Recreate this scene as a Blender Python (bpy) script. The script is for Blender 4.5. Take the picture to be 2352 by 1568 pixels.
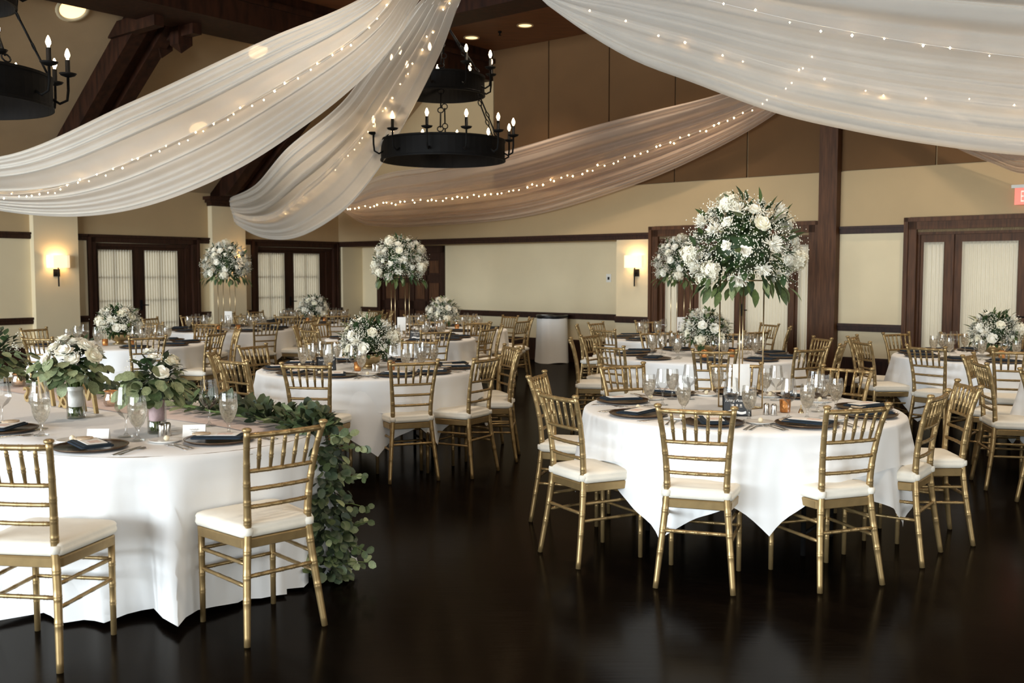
import bpy, math, random
from mathutils import Vector, Matrix
R = math.radians
rnd = random.Random(7)
scene = bpy.context.scene
for o in list(bpy.data.objects): bpy.data.objects.remove(o)
COL = scene.collection

# ------------------------------------------------------------------ camera
FPX, CX, CY, HZ, EYE = 2287.0, 1176.0, 784.0, 629.0, 1.56
PITCH = math.atan((CY - HZ) / FPX)
cd = bpy.data.cameras.new('camera'); cam = bpy.data.objects.new('camera', cd); COL.objects.link(cam)
cam.location = (0, 0, EYE); cam.rotation_euler = (math.pi/2 - PITCH, 0, 0)
cd.sensor_width = 36; cd.sensor_fit = 'HORIZONTAL'; cd.lens = 36 * FPX / 2352
cd.dof.use_dof = True; cd.dof.focus_distance = 6.3; cd.dof.aperture_fstop = 3.5
scene.camera = cam
# room axes: wall_left runs along V, wall_back runs along U, O is their corner
UX, UY = 0.7718, -0.6359
VX, VY = -0.6359, -0.7718
OX, OY = -3.60, 20.77
def W(t, a, z=0.0): return Vector((OX + UX*t + VX*a, OY + UY*t + VY*a, z))
def TA(p):
    dx, dy = p[0]-OX, p[1]-OY
    return dx*UX + dy*UY, dx*VX + dy*VY
ROOMROT = math.atan2(UY, UX)          # local x -> U
def ray(px, py):
    x = (px-CX)/FPX; y = -(py-CY)/FPX
    c, s = math.cos(PITCH), math.sin(PITCH)
    return Vector((x, c + y*s, y*c - s))
def atz(px, py, z):
    d = ray(px, py); k = (z-EYE)/d.z
    return Vector((d.x*k, d.y*k, z))
def tB(px, a=0.0):                    # t on a plane parallel to wall_back
    k = (px-CX)/FPX
    return (k*(OY+VY*a) - OX - VX*a) / (UX - k*UY)
def aA(px, t=0.0):                    # a on a plane parallel to wall_left
    k = (px-CX)/FPX
    return (k*(OY+UY*t) - OX - UX*t) / (VX - k*VY)

# ------------------------------------------------------------------ world, daylight, exposure
scene.view_settings.view_transform = 'Standard'
scene.view_settings.look = 'None'
scene.view_settings.gamma = 1.0
scene.view_settings.use_curve_mapping = False
scene.view_settings.exposure = 0.03
wd = bpy.data.worlds.new('world'); scene.world = wd; wd.use_nodes = True
bg = wd.node_tree.nodes['Background']; bg.inputs[0].default_value = (1.0, 0.95, 0.84, 1); bg.inputs[1].default_value = 1.5
TMAX, AMAX = 20.8, 26.0
WIN_C = [(1.2, 4.4), (5.6, 8.8), (10.0, 13.2), (14.4, 17.6)]        # windows in the wall behind the camera (t ranges)
WIN_D = [(7.0, 10.0), (11.0, 14.0), (15.0, 18.0)]                   # windows in the wall to the right (a ranges)
WZ0, WZ1 = 0.4, 4.6
def area(name, loc, direction, w, h, power, color):
    l = bpy.data.lights.new(name, 'AREA'); l.shape = 'RECTANGLE'; l.size = w; l.size_y = h
    l.energy = power; l.color = color
    o = bpy.data.objects.new(name, l); COL.objects.link(o); o.location = loc
    o.rotation_euler = Vector(direction).to_track_quat('-Z', 'Y').to_euler()
    return o
for t0, t1 in WIN_C:
    area('window_daylight', W((t0+t1)/2, AMAX+0.02, (WZ0+WZ1)/2), (-VX, -VY, -0.12), t1-t0, WZ1-WZ0, 1120, (0.83, 0.93, 1.0))
for a0, a1 in WIN_D:
    area('window_daylight', W(TMAX+0.02, (a0+a1)/2, (WZ0+WZ1)/2), (-UX, -UY, -0.12), a1-a0, WZ1-WZ0, 110, (0.88, 0.95, 1.0))

# ------------------------------------------------------------------ materials
MATS = {}
def principled(name, col, rough=0.5, metal=0.0, vary=0.0, vscale=20.0, bump=0.0, bscale=60.0, spec=0.5,
               coat=0.0, trans=0.0, stretch=None, emit=None, estr=0.0, sheen=0.0, sss=0.0):
    m = bpy.data.materials.new(name); m.use_nodes = True
    nt = m.node_tree; b = nt.nodes['Principled BSDF']
    b.inputs['Base Color'].default_value = (*col, 1); b.inputs['Roughness'].default_value = rough
    b.inputs['Metallic'].default_value = metal; b.inputs['Specular IOR Level'].default_value = spec
    if coat: b.inputs['Coat Weight'].default_value = coat; b.inputs['Coat Roughness'].default_value = 0.15
    if sheen: b.inputs['Sheen Weight'].default_value = sheen
    if emit: b.inputs['Emission Color'].default_value = (*emit, 1); b.inputs['Emission Strength'].default_value = estr
    tc = nt.nodes.new('ShaderNodeTexCoord'); mp = nt.nodes.new('ShaderNodeMapping')
    nt.links.new(tc.outputs['Object'], mp.inputs['Vector'])
    if stretch: mp.inputs['Scale'].default_value = stretch
    if vary:
        n = nt.nodes.new('ShaderNodeTexNoise'); n.inputs['Scale'].default_value = vscale; n.inputs['Detail'].default_value = 4
        nt.links.new(mp.outputs[0], n.inputs['Vector'])
        r = nt.nodes.new('ShaderNodeValToRGB')
        r.color_ramp.elements[0].position = 0.3; r.color_ramp.elements[1].position = 0.7
        r.color_ramp.elements[0].color = (*[max(0, c*(1-vary)) for c in col], 1)
        r.color_ramp.elements[1].color = (*[min(1, c*(1+vary)) for c in col], 1)
        nt.links.new(n.outputs[0], r.inputs[0]); nt.links.new(r.outputs[0], b.inputs['Base Color'])
    if bump:
        n2 = nt.nodes.new('ShaderNodeTexNoise'); n2.inputs['Scale'].default_value = bscale; n2.inputs['Detail'].default_value = 3
        nt.links.new(mp.outputs[0], n2.inputs['Vector'])
        bp = nt.nodes.new('ShaderNodeBump'); bp.inputs['Strength'].default_value = bump; bp.inputs['Distance'].default_value = 0.01
        nt.links.new(n2.outputs[0], bp.inputs['Height']); nt.links.new(bp.outputs[0], b.inputs['Normal'])
    MATS[name] = m
    return m
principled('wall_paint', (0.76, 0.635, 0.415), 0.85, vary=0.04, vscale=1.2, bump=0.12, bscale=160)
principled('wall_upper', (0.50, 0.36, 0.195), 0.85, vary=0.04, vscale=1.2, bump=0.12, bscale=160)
principled('gable_panel', (0.135, 0.066, 0.022), 0.9, vary=0.06, vscale=2, bump=0.15, bscale=200)
principled('ceiling_paint', (0.36, 0.25, 0.14), 0.9, vary=0.06, vscale=2.0, bump=0.2, bscale=120)
principled('ceiling_wood', (0.16, 0.060, 0.022), 0.5, vary=0.35, vscale=3, stretch=(1, 14, 1))
principled('dark_wood', (0.034, 0.0125, 0.006), 0.5, spec=0.25, vary=0.45, vscale=4, stretch=(9, 9, 0.7), bump=0.15, bscale=30)
principled('brown_wood', (0.090, 0.038, 0.016), 0.55, spec=0.22, vary=0.4, vscale=4, stretch=(9, 9, 0.7), bump=0.15, bscale=30)
principled('beam_wood', (0.026, 0.0085, 0.0035), 0.6, spec=0.2, vary=0.5, vscale=3, stretch=(4, 4, 1), bump=0.2, bscale=20)
principled('gold_paint', (0.37, 0.255, 0.115), 0.34, metal=0.65, vary=0.08, vscale=30, spec=0.5)
principled('gold_metal', (0.60, 0.46, 0.26), 0.28, metal=1.0, vary=0.05, vscale=20)
principled('cushion', (0.83, 0.79, 0.69), 0.85, vary=0.04, vscale=8, bump=0.25, bscale=14)
principled('tablecloth', (0.86, 0.87, 0.87), 0.85, vary=0.015, vscale=4, bump=0.10, bscale=9)
principled('head_cloth', (0.87, 0.875, 0.875), 0.8, vary=0.015, vscale=4, bump=0.10, bscale=7)
principled('blush', (0.80, 0.67, 0.63), 0.8, vary=0.05, vscale=10, bump=0.2, bscale=20)
principled('iron', (0.0035, 0.003, 0.0028), 0.7, spec=0.2, vary=0.3, vscale=20)
principled('bin_bag', (0.010, 0.010, 0.011), 0.3)
principled('charger', (0.045, 0.026, 0.016), 0.25, metal=0.35, vary=0.5, vscale=12, stretch=(1, 6, 1))
principled('charger_rim', (0.16, 0.10, 0.055), 0.3, metal=0.8, vary=0.2)
principled('navy', (0.003, 0.015, 0.030), 0.8, vary=0.2, vscale=40)
principled('card', (0.86, 0.84, 0.80), 0.7, vary=0.02)
principled('blush_card', (0.72, 0.56, 0.49), 0.7, vary=0.15, vscale=60)
principled('kraft', (0.55, 0.42, 0.28), 0.8, vary=0.25, vscale=90)
principled('silver', (0.62, 0.60, 0.57), 0.22, metal=1.0, vary=0.05)
principled('china', (0.82, 0.80, 0.76), 0.25, vary=0.02)
principled('butter', (0.85, 0.76, 0.55), 0.5, vary=0.05)
principled('copper', (0.60, 0.27, 0.09), 0.3, metal=0.85, vary=0.25, vscale=40, bump=0.4, bscale=90)
principled('wax', (0.9, 0.80, 0.6), 0.6, vary=0.03, emit=(1, .55, .2), estr=0.25)
principled('flame', (1, 0.7, 0.4), 0.6, emit=(1, .62, .28), estr=14)
principled('chalk', (0.035, 0.038, 0.042), 0.6, vary=0.3, vscale=30)
principled('white_print', (0.85, 0.85, 0.83), 0.7, vary=0.02)
principled('grey_print', (0.5, 0.47, 0.42), 0.7, vary=0.1)
principled('petal', (0.90, 0.87, 0.76), 0.6, vary=0.03, vscale=30)
principled('petal_cream', (0.86, 0.82, 0.66), 0.6, vary=0.06, vscale=30)
principled('babys_breath', (0.90, 0.86, 0.72), 0.7, vary=0.05, vscale=50)
principled('leaf_dark', (0.030, 0.060, 0.018), 0.5, vary=0.5, vscale=14)
principled('leaf_mid', (0.060, 0.090, 0.022), 0.5, vary=0.4, vscale=14)
principled('leaf_pale', (0.17, 0.20, 0.085), 0.6, vary=0.25, vscale=14)
principled('eucalyptus', (0.22, 0.255, 0.125), 0.6, vary=0.3, vscale=9)
principled('eucalyptus_dark', (0.032, 0.050, 0.024), 0.55, vary=0.4, vscale=9)
principled('garland_leaf', (0.062, 0.088, 0.034), 0.5, vary=0.4, vscale=9)
principled('stem_green', (0.09, 0.13, 0.03), 0.6, vary=0.3, vscale=30)
principled('satin_wrap', (0.80, 0.79, 0.76), 0.5, vary=0.04, bump=0.4, bscale=25)
principled('mauve_wrap', (0.52, 0.37, 0.38), 0.5, vary=0.15, bump=0.4, bscale=25)
principled('gold_letter', (0.40, 0.28, 0.12), 0.45, metal=0.4, vary=0.1)
principled('plastic_white', (0.75, 0.72, 0.65), 0.5, vary=0.02)
principled('wire', (0.75, 0.72, 0.68), 0.5, vary=0.02)
principled('bulb_fairy', (1, .9, .7), 0.5, emit=(1.0, 0.66, 0.32), estr=48)
principled('bulb_candle', (1, .9, .75), 0.4, emit=(1.0, 0.70, 0.38), estr=26)
principled('can_glow', (1, .8, .5), 0.5, emit=(1.0, 0.62, 0.28), estr=2.2)
principled('shade_glow', (0.9, 0.82, 0.68), 0.8, vary=0.02, emit=(1.0, 0.72, 0.44), estr=0.95)
principled('exit_red', (0.75, 0.13, 0.08), 0.4, vary=0.05, emit=(1.0, 0.16, 0.09), estr=0.75)
principled('exit_letter', (0.95, 0.5, 0.4), 0.4, emit=(1.0, 0.45, 0.36), estr=1.0)
principled('table_wood', (0.25, 0.18, 0.11), 0.6, vary=0.2)

def floor_mat():
    m = bpy.data.materials.new('floor_wood'); m.use_nodes = True; nt = m.node_tree; b = nt.nodes['Principled BSDF']
    tc = nt.nodes.new('ShaderNodeTexCoord'); mp = nt.nodes.new('ShaderNodeMapping')
    mp.inputs['Rotation'].default_value = (0, 0, -ROOMROT)
    nt.links.new(tc.outputs['Object'], mp.inputs[0])
    br = nt.nodes.new('ShaderNodeTexBrick'); br.inputs['Scale'].default_value = 1.0
    br.inputs['Brick Width'].default_value = 1.5; br.inputs['Row Height'].default_value = 0.12
    br.inputs['Mortar Size'].default_value = 0.0015; br.inputs['Bias'].default_value = 0.0
    br.inputs['Color1'].default_value = (0.0046, 0.0029, 0.0019, 1); br.inputs['Color2'].default_value = (0.0030, 0.0019, 0.0013, 1)
    br.inputs['Mortar'].default_value = (0.003, 0.0025, 0.002, 1)
    nt.links.new(mp.outputs[0], br.inputs[0]); nt.links.new(br.outputs[0], b.inputs['Base Color'])
    mp2 = nt.nodes.new('ShaderNodeMapping'); mp2.inputs['Scale'].default_value = (2.0, 40, 1); mp2.inputs['Rotation'].default_value = (0, 0, -ROOMROT)
    nt.links.new(tc.outputs['Object'], mp2.inputs[0])
    n = nt.nodes.new('ShaderNodeTexNoise'); n.inputs['Scale'].default_value = 1.6; n.inputs['Detail'].default_value = 5
    nt.links.new(mp2.outputs[0], n.inputs[0])
    mr = nt.nodes.new('ShaderNodeMapRange'); mr.inputs[3].default_value = 0.10; mr.inputs[4].default_value = 0.26
    nt.links.new(n.outputs[0], mr.inputs[0]); nt.links.new(mr.outputs[0], b.inputs['Roughness'])
    bp = nt.nodes.new('ShaderNodeBump'); bp.inputs['Strength'].default_value = 0.06; bp.inputs['Distance'].default_value = 0.004
    nt.links.new(n.outputs[0], bp.inputs['Height']); nt.links.new(bp.outputs[0], b.inputs['Normal'])
    b.inputs['Specular IOR Level'].default_value = 0.0
    gl = nt.nodes.new('ShaderNodeBsdfGlossy'); gl.inputs['Color'].default_value = (1, .95, .88, 1)
    nt.links.new(mr.outputs[0], gl.inputs['Roughness']); nt.links.new(bp.outputs[0], gl.inputs['Normal'])
    lw = nt.nodes.new('ShaderNodeLayerWeight'); lw.inputs[0].default_value = 0.5
    pw = nt.nodes.new('ShaderNodeMath'); pw.operation = 'POWER'; pw.inputs[1].default_value = 5.0; nt.links.new(lw.outputs['Facing'], pw.inputs[0])
    ma = nt.nodes.new('ShaderNodeMath'); ma.operation = 'MULTIPLY_ADD'; ma.inputs[1].default_value = 0.13; ma.inputs[2].default_value = 0.020; nt.links.new(pw.outputs[0], ma.inputs[0])
    mx = nt.nodes.new('ShaderNodeMixShader'); nt.links.new(ma.outputs[0], mx.inputs[0]); nt.links.new(b.outputs[0], mx.inputs[1]); nt.links.new(gl.outputs[0], mx.inputs[2])
    nt.links.new(mx.outputs[0], nt.nodes['Material Output'].inputs[0])
    MATS['floor_wood'] = m
floor_mat()
def thin_glass(name, tint, base=0.04, extra=None):
    m = bpy.data.materials.new(name); m.use_nodes = True; nt = m.node_tree; nt.nodes.clear()
    out = nt.nodes.new('ShaderNodeOutputMaterial'); mx = nt.nodes.new('ShaderNodeMixShader')
    tr = nt.nodes.new('ShaderNodeBsdfTransparent'); tr.inputs[0].default_value = (*tint, 1)
    gl = nt.nodes.new('ShaderNodeBsdfGlossy'); gl.inputs['Roughness'].default_value = 0.03
    lw = nt.nodes.new('ShaderNodeLayerWeight'); lw.inputs[0].default_value = 0.35
    ad = nt.nodes.new('ShaderNodeMath'); ad.operation = 'MULTIPLY_ADD'; ad.inputs[1].default_value = 0.55; ad.inputs[2].default_value = base
    nt.links.new(lw.outputs['Fresnel'], ad.inputs[0]); nt.links.new(ad.outputs[0], mx.inputs[0])
    nt.links.new(tr.outputs[0], mx.inputs[1]); nt.links.new(gl.outputs[0], mx.inputs[2])
    last = mx
    if extra:
        df = nt.nodes.new('ShaderNodeBsdfTranslucent'); df.inputs[0].default_value = (*extra[0], 1)
        no = nt.nodes.new('ShaderNodeTexNoise'); no.inputs['Scale'].default_value = extra[2]; no.inputs['Detail'].default_value = 2
        tc = nt.nodes.new('ShaderNodeTexCoord'); nt.links.new(tc.outputs['Object'], no.inputs[0])
        mr = nt.nodes.new('ShaderNodeMapRange'); mr.inputs[1].default_value = 0.35; mr.inputs[2].default_value = 0.65
        mr.inputs[3].default_value = extra[1]*0.4; mr.inputs[4].default_value = extra[1]*1.5
        nt.links.new(no.outputs[0], mr.inputs[0])
        m2 = nt.nodes.new('ShaderNodeMixShader'); nt.links.new(mr.outputs[0], m2.inputs[0])
        nt.links.new(mx.outputs[0], m2.inputs[1]); nt.links.new(df.outputs[0], m2.inputs[2]); last = m2
    nt.links.new(last.outputs[0], out.inputs[0]); MATS[name] = m
thin_glass('glass', (0.985, 0.985, 0.975), 0.035)
thin_glass('pane_glass', (0.95, 0.96, 0.95), 0.03)
thin_glass('ice_water', (0.90, 0.87, 0.82), 0.05, ((0.90, 0.86, 0.78), 0.40, 60))
thin_glass('mercury_glass', (0.88, 0.82, 0.78), 0.14, ((0.8, 0.7, 0.62), 0.14, 40))
def sheer(name, col, opacity, transl, wave=None):
    m = bpy.data.materials.new(name); m.use_nodes = True; nt = m.node_tree; nt.nodes.clear()
    out = nt.nodes.new('ShaderNodeOutputMaterial'); mx = nt.nodes.new('ShaderNodeMixShader')
    tr = nt.nodes.new('ShaderNodeBsdfTransparent'); df = nt.nodes.new('ShaderNodeBsdfDiffuse'); tl = nt.nodes.new('ShaderNodeBsdfTranslucent')
    df.inputs[0].default_value = (*col, 1); tl.inputs[0].default_value = (*col, 1)
    m2 = nt.nodes.new('ShaderNodeMixShader'); m2.inputs[0].default_value = transl
    nt.links.new(df.outputs[0], m2.inputs[1]); nt.links.new(tl.outputs[0], m2.inputs[2])
    lw = nt.nodes.new('ShaderNodeLayerWeight'); lw.inputs[0].default_value = 0.5
    tc = nt.nodes.new('ShaderNodeTexCoord'); no = nt.nodes.new('ShaderNodeTexNoise'); no.inputs['Scale'].default_value = 3.0
    nt.links.new(tc.outputs['Object'], no.inputs[0])
    ma = nt.nodes.new('ShaderNodeMath'); ma.operation = 'MULTIPLY_ADD'; ma.inputs[1].default_value = 0.5; ma.inputs[2].default_value = opacity - 0.06
    nt.links.new(lw.outputs['Facing'], ma.inputs[0])
    mb = nt.nodes.new('ShaderNodeMath'); mb.operation = 'MULTIPLY_ADD'; mb.inputs[1].default_value = 0.12; mb.use_clamp = True
    nt.links.new(no.outputs[0], mb.inputs[0]); nt.links.new(ma.outputs[0], mb.inputs[2])
    nt.links.new(mb.outputs[0], mx.inputs[0]); nt.links.new(tr.outputs[0], mx.inputs[1]); nt.links.new(m2.outputs[0], mx.inputs[2])
    nt.links.new(mx.outputs[0], out.inputs[0]); MATS[name] = m
sheer('voile', (0.84, 0.80, 0.73), 0.66, 0.40)
sheer('voile_far', (0.86, 0.72, 0.60), 0.44, 0.45)
sheer('door_sheer', (0.80, 0.73, 0.58), 0.90, 0.40)

# ------------------------------------------------------------------ mesh builder
class MB:
    def __init__(s): s.v = []; s.f = []; s.m = []; s.cur = 0
    def add(s, vs, fs):
        n = len(s.v); s.v.extend([tuple(p) for p in vs]); s.f.extend([tuple(i+n for i in f) for f in fs]); s.m.extend([s.cur]*len(fs))
        return s
    def box(s, x0, x1, y0, y1, z0, z1, M=None):
        vs = [(x, y, z) for z in (z0, z1) for y in (y0, y1) for x in (x0, x1)]
        if M is not None: vs = [M @ Vector(p) for p in vs]
        return s.add(vs, [(0,2,3,1),(4,5,7,6),(0,1,5,4),(2,6,7,3),(0,4,6,2),(1,3,7,5)])
    def rbox(s, t0, t1, a0, a1, z0, z1):                 # box in room coordinates
        vs = [W(t, a, z) for z in (z0, z1) for a in (a0, a1) for t in (t0, t1)]
        return s.add(vs, [(0,1,3,2),(4,6,7,5),(0,4,5,1),(2,3,7,6),(0,2,6,4),(1,5,7,3)])
    def quad(s, a, b, c, d): return s.add([a, b, c, d], [(0,1,2,3)])
    def tube(s, pts, rad, n=8, cap=True):
        pts = [Vector(p) for p in pts]; m = len(pts)
        if not isinstance(rad, (list, tuple)): rad = [rad]*m
        vs = []; up = None
        for i, p in enumerate(pts):
            d = (pts[min(i+1, m-1)] - pts[max(i-1, 0)])
            if d.length < 1e-9: d = Vector((0, 0, 1))
            d.normalize()
            if up is None:
                up = Vector((0, 1, 0)) if abs(d.z) > 0.8 else Vector((0, 0, 1))
            x = up.cross(d); x.normalize(); y = d.cross(x); up = y
            for k in range(n):
                a = 2*math.pi*k/n
                vs.append(p + (x*math.cos(a) + y*math.sin(a))*rad[i])
        fs = [(i*n+k, i*n+(k+1) % n, (i+1)*n+(k+1) % n, (i+1)*n+k) for i in range(m-1) for k in range(n)]
        if cap: fs += [tuple(range(n-1, -1, -1)), tuple((m-1)*n+k for k in range(n))]
        return s.add(vs, fs)
    def lathe(s, prof, n=16, c=(0,0,0), a0=0.0):
        vs = []
        for r, z in prof:
            for k in range(n):
                a = a0 + 2*math.pi*k/n
                vs.append((c[0]+r*math.cos(a), c[1]+r*math.sin(a), c[2]+z))
        m = len(prof)
        fs = [(i*n+k, i*n+(k+1) % n, (i+1)*n+(k+1) % n, (i+1)*n+k) for i in range(m-1) for k in range(n)]
        return s.add(vs, fs)
    def loft(s, outline, levels, cap=True):              # levels: (z, inset scale about centre)
        n = len(outline); vs = []
        for z, k in levels: vs += [(x*k, y*k, z) for x, y in outline]
        fs = [(i*n+j, i*n+(j+1) % n, (i+1)*n+(j+1) % n, (i+1)*n+j) for i in range(len(levels)-1) for j in range(n)]
        if cap: fs += [tuple(range(n-1, -1, -1)), tuple((len(levels)-1)*n+j for j in range(n))]
        return s.add(vs, fs)
    def grid(s, P, nu, nv, closed=False):                # P(i,j)
        vs = [P(i, j) for i in range(nu) for j in range(nv)]
        jj = nv if closed else nv-1
        return s.add(vs, [(i*nv+j, (i+1)*nv+j, (i+1)*nv+(j+1) % nv, i*nv+(j+1) % nv) for i in range(nu-1) for j in range(jj)])
    def mesh(s, name, mats, smooth=True):
        me = bpy.data.meshes.new(name); me.from_pydata(s.v, [], s.f)
        for m in ([mats] if isinstance(mats, str) else mats): me.materials.append(MATS[m])
        if not isinstance(mats, str): me.polygons.foreach_set('material_index', s.m)
        if smooth: me.polygons.foreach_set('use_smooth', [True]*len(me.polygons))
        me.update(); return me
def link(name, data, parent=None, loc=None, rot=None, scale=None):
    o = bpy.data.objects.new(name, data); COL.objects.link(o)
    if parent: o.parent = parent
    if loc is not None: o.location = loc
    if rot is not None: o.rotation_euler = rot
    if scale is not None: o.scale = (scale,)*3 if isinstance(scale, (int, float)) else scale
    if data is None: o.empty_display_size = 0.05
    return o
def tag(o, label, cat, group=None, kind=None):
    if label: o['label'] = label
    if cat: o['category'] = cat
    if group: o['group'] = group
    if kind: o['kind'] = kind
    return o
def struct(name, mb, mat, parent=None, smooth=False):
    o = link(name, mb.mesh(name, mat, smooth), parent)
    if parent is None: o['kind'] = 'structure'
    return o
class Part:
    def __init__(s, name, mesh, loc=(0,0,0), rot=(0,0,0), scale=None, subs=(), label=None, kind=None):
        s.name, s.mesh, s.loc, s.rot, s.scale, s.subs, s.label, s.kind = name, mesh, loc, rot, scale, list(subs), label, kind
def inst(name, parts, loc, rz=0.0, label=None, cat=None, group=None, scale=None, rot=None):
    rot = rot or (0, 0, rz)
    if len(parts) == 1 and not parts[0].subs and parts[0].loc == (0,0,0):
        o = link(name, parts[0].mesh, None, loc, rot, scale)
        return tag(o, label, cat, group)
    root = link(name, None, None, loc, rot, scale); tag(root, label, cat, group)
    for p in parts:
        o = link(p.name, p.mesh, root, p.loc, p.rot, p.scale)
        if p.label: o['label'] = p.label
        if p.kind: o['kind'] = p.kind
        for q in p.subs:
            c = link(q.name, q.mesh, o, q.loc, q.rot, q.scale)
            if q.kind: c['kind'] = q.kind
    return root
def text_mesh(txt, size, extrude, mat, shear=0.0, bevel=0.0, name='lettering'):
    cu = bpy.data.curves.new('tmp', 'FONT'); cu.body = txt; cu.size = size; cu.extrude = extrude; cu.shear = shear
    cu.align_x = 'CENTER'; cu.align_y = 'BOTTOM_BASELINE'; cu.resolution_u = 4; cu.bevel_depth = bevel
    o = bpy.data.objects.new('tmp', cu); COL.objects.link(o)
    me = bpy.data.meshes.new_from_object(o.evaluated_get(bpy.context.evaluated_depsgraph_get()))
    me.name = name; me.materials.clear(); me.materials.append(MATS[mat])
    bpy.data.objects.remove(o); bpy.data.curves.remove(cu)
    return me
def spline(pts, n):                                      # Catmull-Rom through Vectors
    pts = [Vector(p) for p in pts]; out = []; m = len(pts)
    for i in range(m-1):
        p0, p1, p2, p3 = pts[max(i-1,0)], pts[i], pts[i+1], pts[min(i+2,m-1)]
        for k in range(n):
            t = k/n
            out.append(0.5*((2*p1) + (p2-p0)*t + (2*p0-5*p1+4*p2-p3)*t*t + (3*p1-p0-3*p2+p3)*t**3))
    out.append(pts[-1]); return out
# ================================================================== ROOM
def PA(s, n, z): return W(n, s, z)                       # on wall_left: s = a, n = into the room
def PB(s, n, z): return W(s, n, z)                       # on wall_back: s = t
def pbox(mb, P, s0, s1, n0, n1, z0, z1):
    vs = [P(s, n, z) for z in (z0, z1) for n in (n0, n1) for s in (s0, s1)]
    fl = P is PA
    fs = [(0,2,3,1),(4,5,7,6),(0,1,5,4),(2,6,7,3),(0,4,6,2),(1,3,7,5)]
    if not fl: fs = [f[::-1] for f in fs]
    mb.add(vs, fs); return mb
SPRING, PITCHS, TBEAM0, TBEAM1, ZFLAT = 3.03, 0.726, 3.3, 4.23, 5.53
RZ0, RZ1 = 2.115, 2.22                                   # picture rail
CZ0, CZ1 = 0.765, 0.87                                   # chair rail
BZ = 0.40                                                # baseboard height

mb = MB(); mb.quad(W(-1.2, -1.2), W(TMAX+.3, -1.2), W(TMAX+.3, AMAX+.3), W(-1.2, AMAX+.3))
struct('floor', mb, 'floor_wood')

# door openings (wall_left in a, wall_back in t)
d1 = (aA(457), aA(203)); d2 = (aA(776), aA(578))
d3 = (tB(870, -.55), tB(1023, -.55)); d4 = (tB(1493), tB(1882))
d5a = tB(2075); d5m = tB(2362); d5 = (d5a, 2*d5m - d5a)
REC0, REC1 = tB(788), tB(1415)
PT = tB(1905)                                            # centre post on wall_back

# --- wall_left
mb = MB(); cut = sorted([d1, d2]); s = -0.3
for c0, c1 in cut:
    pbox(mb, PA, s, c0+.06, -.3, 0, 0, RZ1); pbox(mb, PA, c0+.06, c1-.06, -.3, 0, 2.08, RZ1); s = c1-.06
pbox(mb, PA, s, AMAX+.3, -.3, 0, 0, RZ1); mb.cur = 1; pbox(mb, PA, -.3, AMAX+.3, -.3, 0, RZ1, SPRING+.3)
wall_left = struct('wall_left', mb, ['wall_paint', 'wall_upper'])
# --- wall_back
mb = MB()
segs = [(-.3, REC0), (REC1, d4[0]+.06), (d4[1]-.06, d5[0]+.06), (d5[1]-.06, TMAX+.3)]
for s0, s1 in segs: pbox(mb, PB, s0, s1, -.6 if s1 <= REC1 else -.3, 0, 0, RZ0)
for c in (d4, d5): pbox(mb, PB, c[0]+.06, c[1]-.06, -.3, 0, 2.16, RZ1+.1)
pbox(mb, PB, REC0-.2, d3[0]+.05, -.85, -.55, 0, RZ0); pbox(mb, PB, d3[1]-.05, REC1+.2, -.85, -.55, 0, RZ0)
pbox(mb, PB, d3[0]+.05, d3[1]-.05, -.85, -.55, 2.02, RZ0)
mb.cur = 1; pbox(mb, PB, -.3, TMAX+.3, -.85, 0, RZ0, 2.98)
pbox(mb, PB, -.3, TBEAM1, -.3, 0, 2.98, ZFLAT+.1); pbox(mb, PB, TBEAM1, TMAX+.3, -.3, -.05, 2.98, ZFLAT+.1)
wall_back = struct('wall_back', mb, ['wall_paint', 'wall_upper'])
seams = [TBEAM1] + [tB(x) for x in (1258, 1395, 1545, 1710)] + [PT-.12, PT+.12, tB(2140)]
st = seams[2]-seams[1]
while seams[-1] < TMAX: seams.append(seams[-1]+st)
for s0, s1 in zip(seams[:-1], seams[1:]):
    if s1-s0 < .3: continue
    mb = MB(); pbox(mb, PB, s0+.012, min(s1, TMAX+.2)-.012, -.05, -.012, 2.995, ZFLAT)
    struct('panel', mb, 'gable_panel', wall_back)
# --- walls behind the camera, with windows
def window_wall(name, P, length, wins, n0):
    mb = MB(); s = -.3
    for c0, c1 in wins:
        pbox(mb, P, s, c0, n0, n0+.3, 0, ZFLAT); pbox(mb, P, c0, c1, n0, n0+.3, 0, WZ0-.05); pbox(mb, P, c0, c1, n0, n0+.3, WZ1+.05, ZFLAT); s = c1
    pbox(mb, P, s, length+.3, n0, n0+.3, 0, ZFLAT)
    w = struct(name, mb, 'wall_paint')
    for i, (c0, c1) in enumerate(wins):
        mb = MB()
        for x0, x1, z0, z1 in ((c0, c0+.08, WZ0-.05, WZ1+.05), (c1-.08, c1, WZ0-.05, WZ1+.05), (c0, c1, WZ0-.05, WZ0+.03), (c0, c1, WZ1-.03, WZ1+.05),
                               ((c0+c1)/2-.03, (c0+c1)/2+.03, WZ0, WZ1), (c0, c1, 2.2, 2.26)):
            pbox(mb, P, x0, x1, n0+.06, n0+.16, z0, z1)
        f = struct('window_frame', mb, 'dark_wood', w)
window_wall('wall_front', lambda s, n, z: W(s, n, z), TMAX, WIN_C, AMAX+.06)
window_wall('wall_right', lambda s, n, z: W(n, s, z), AMAX, WIN_D, TMAX+.06)

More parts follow.
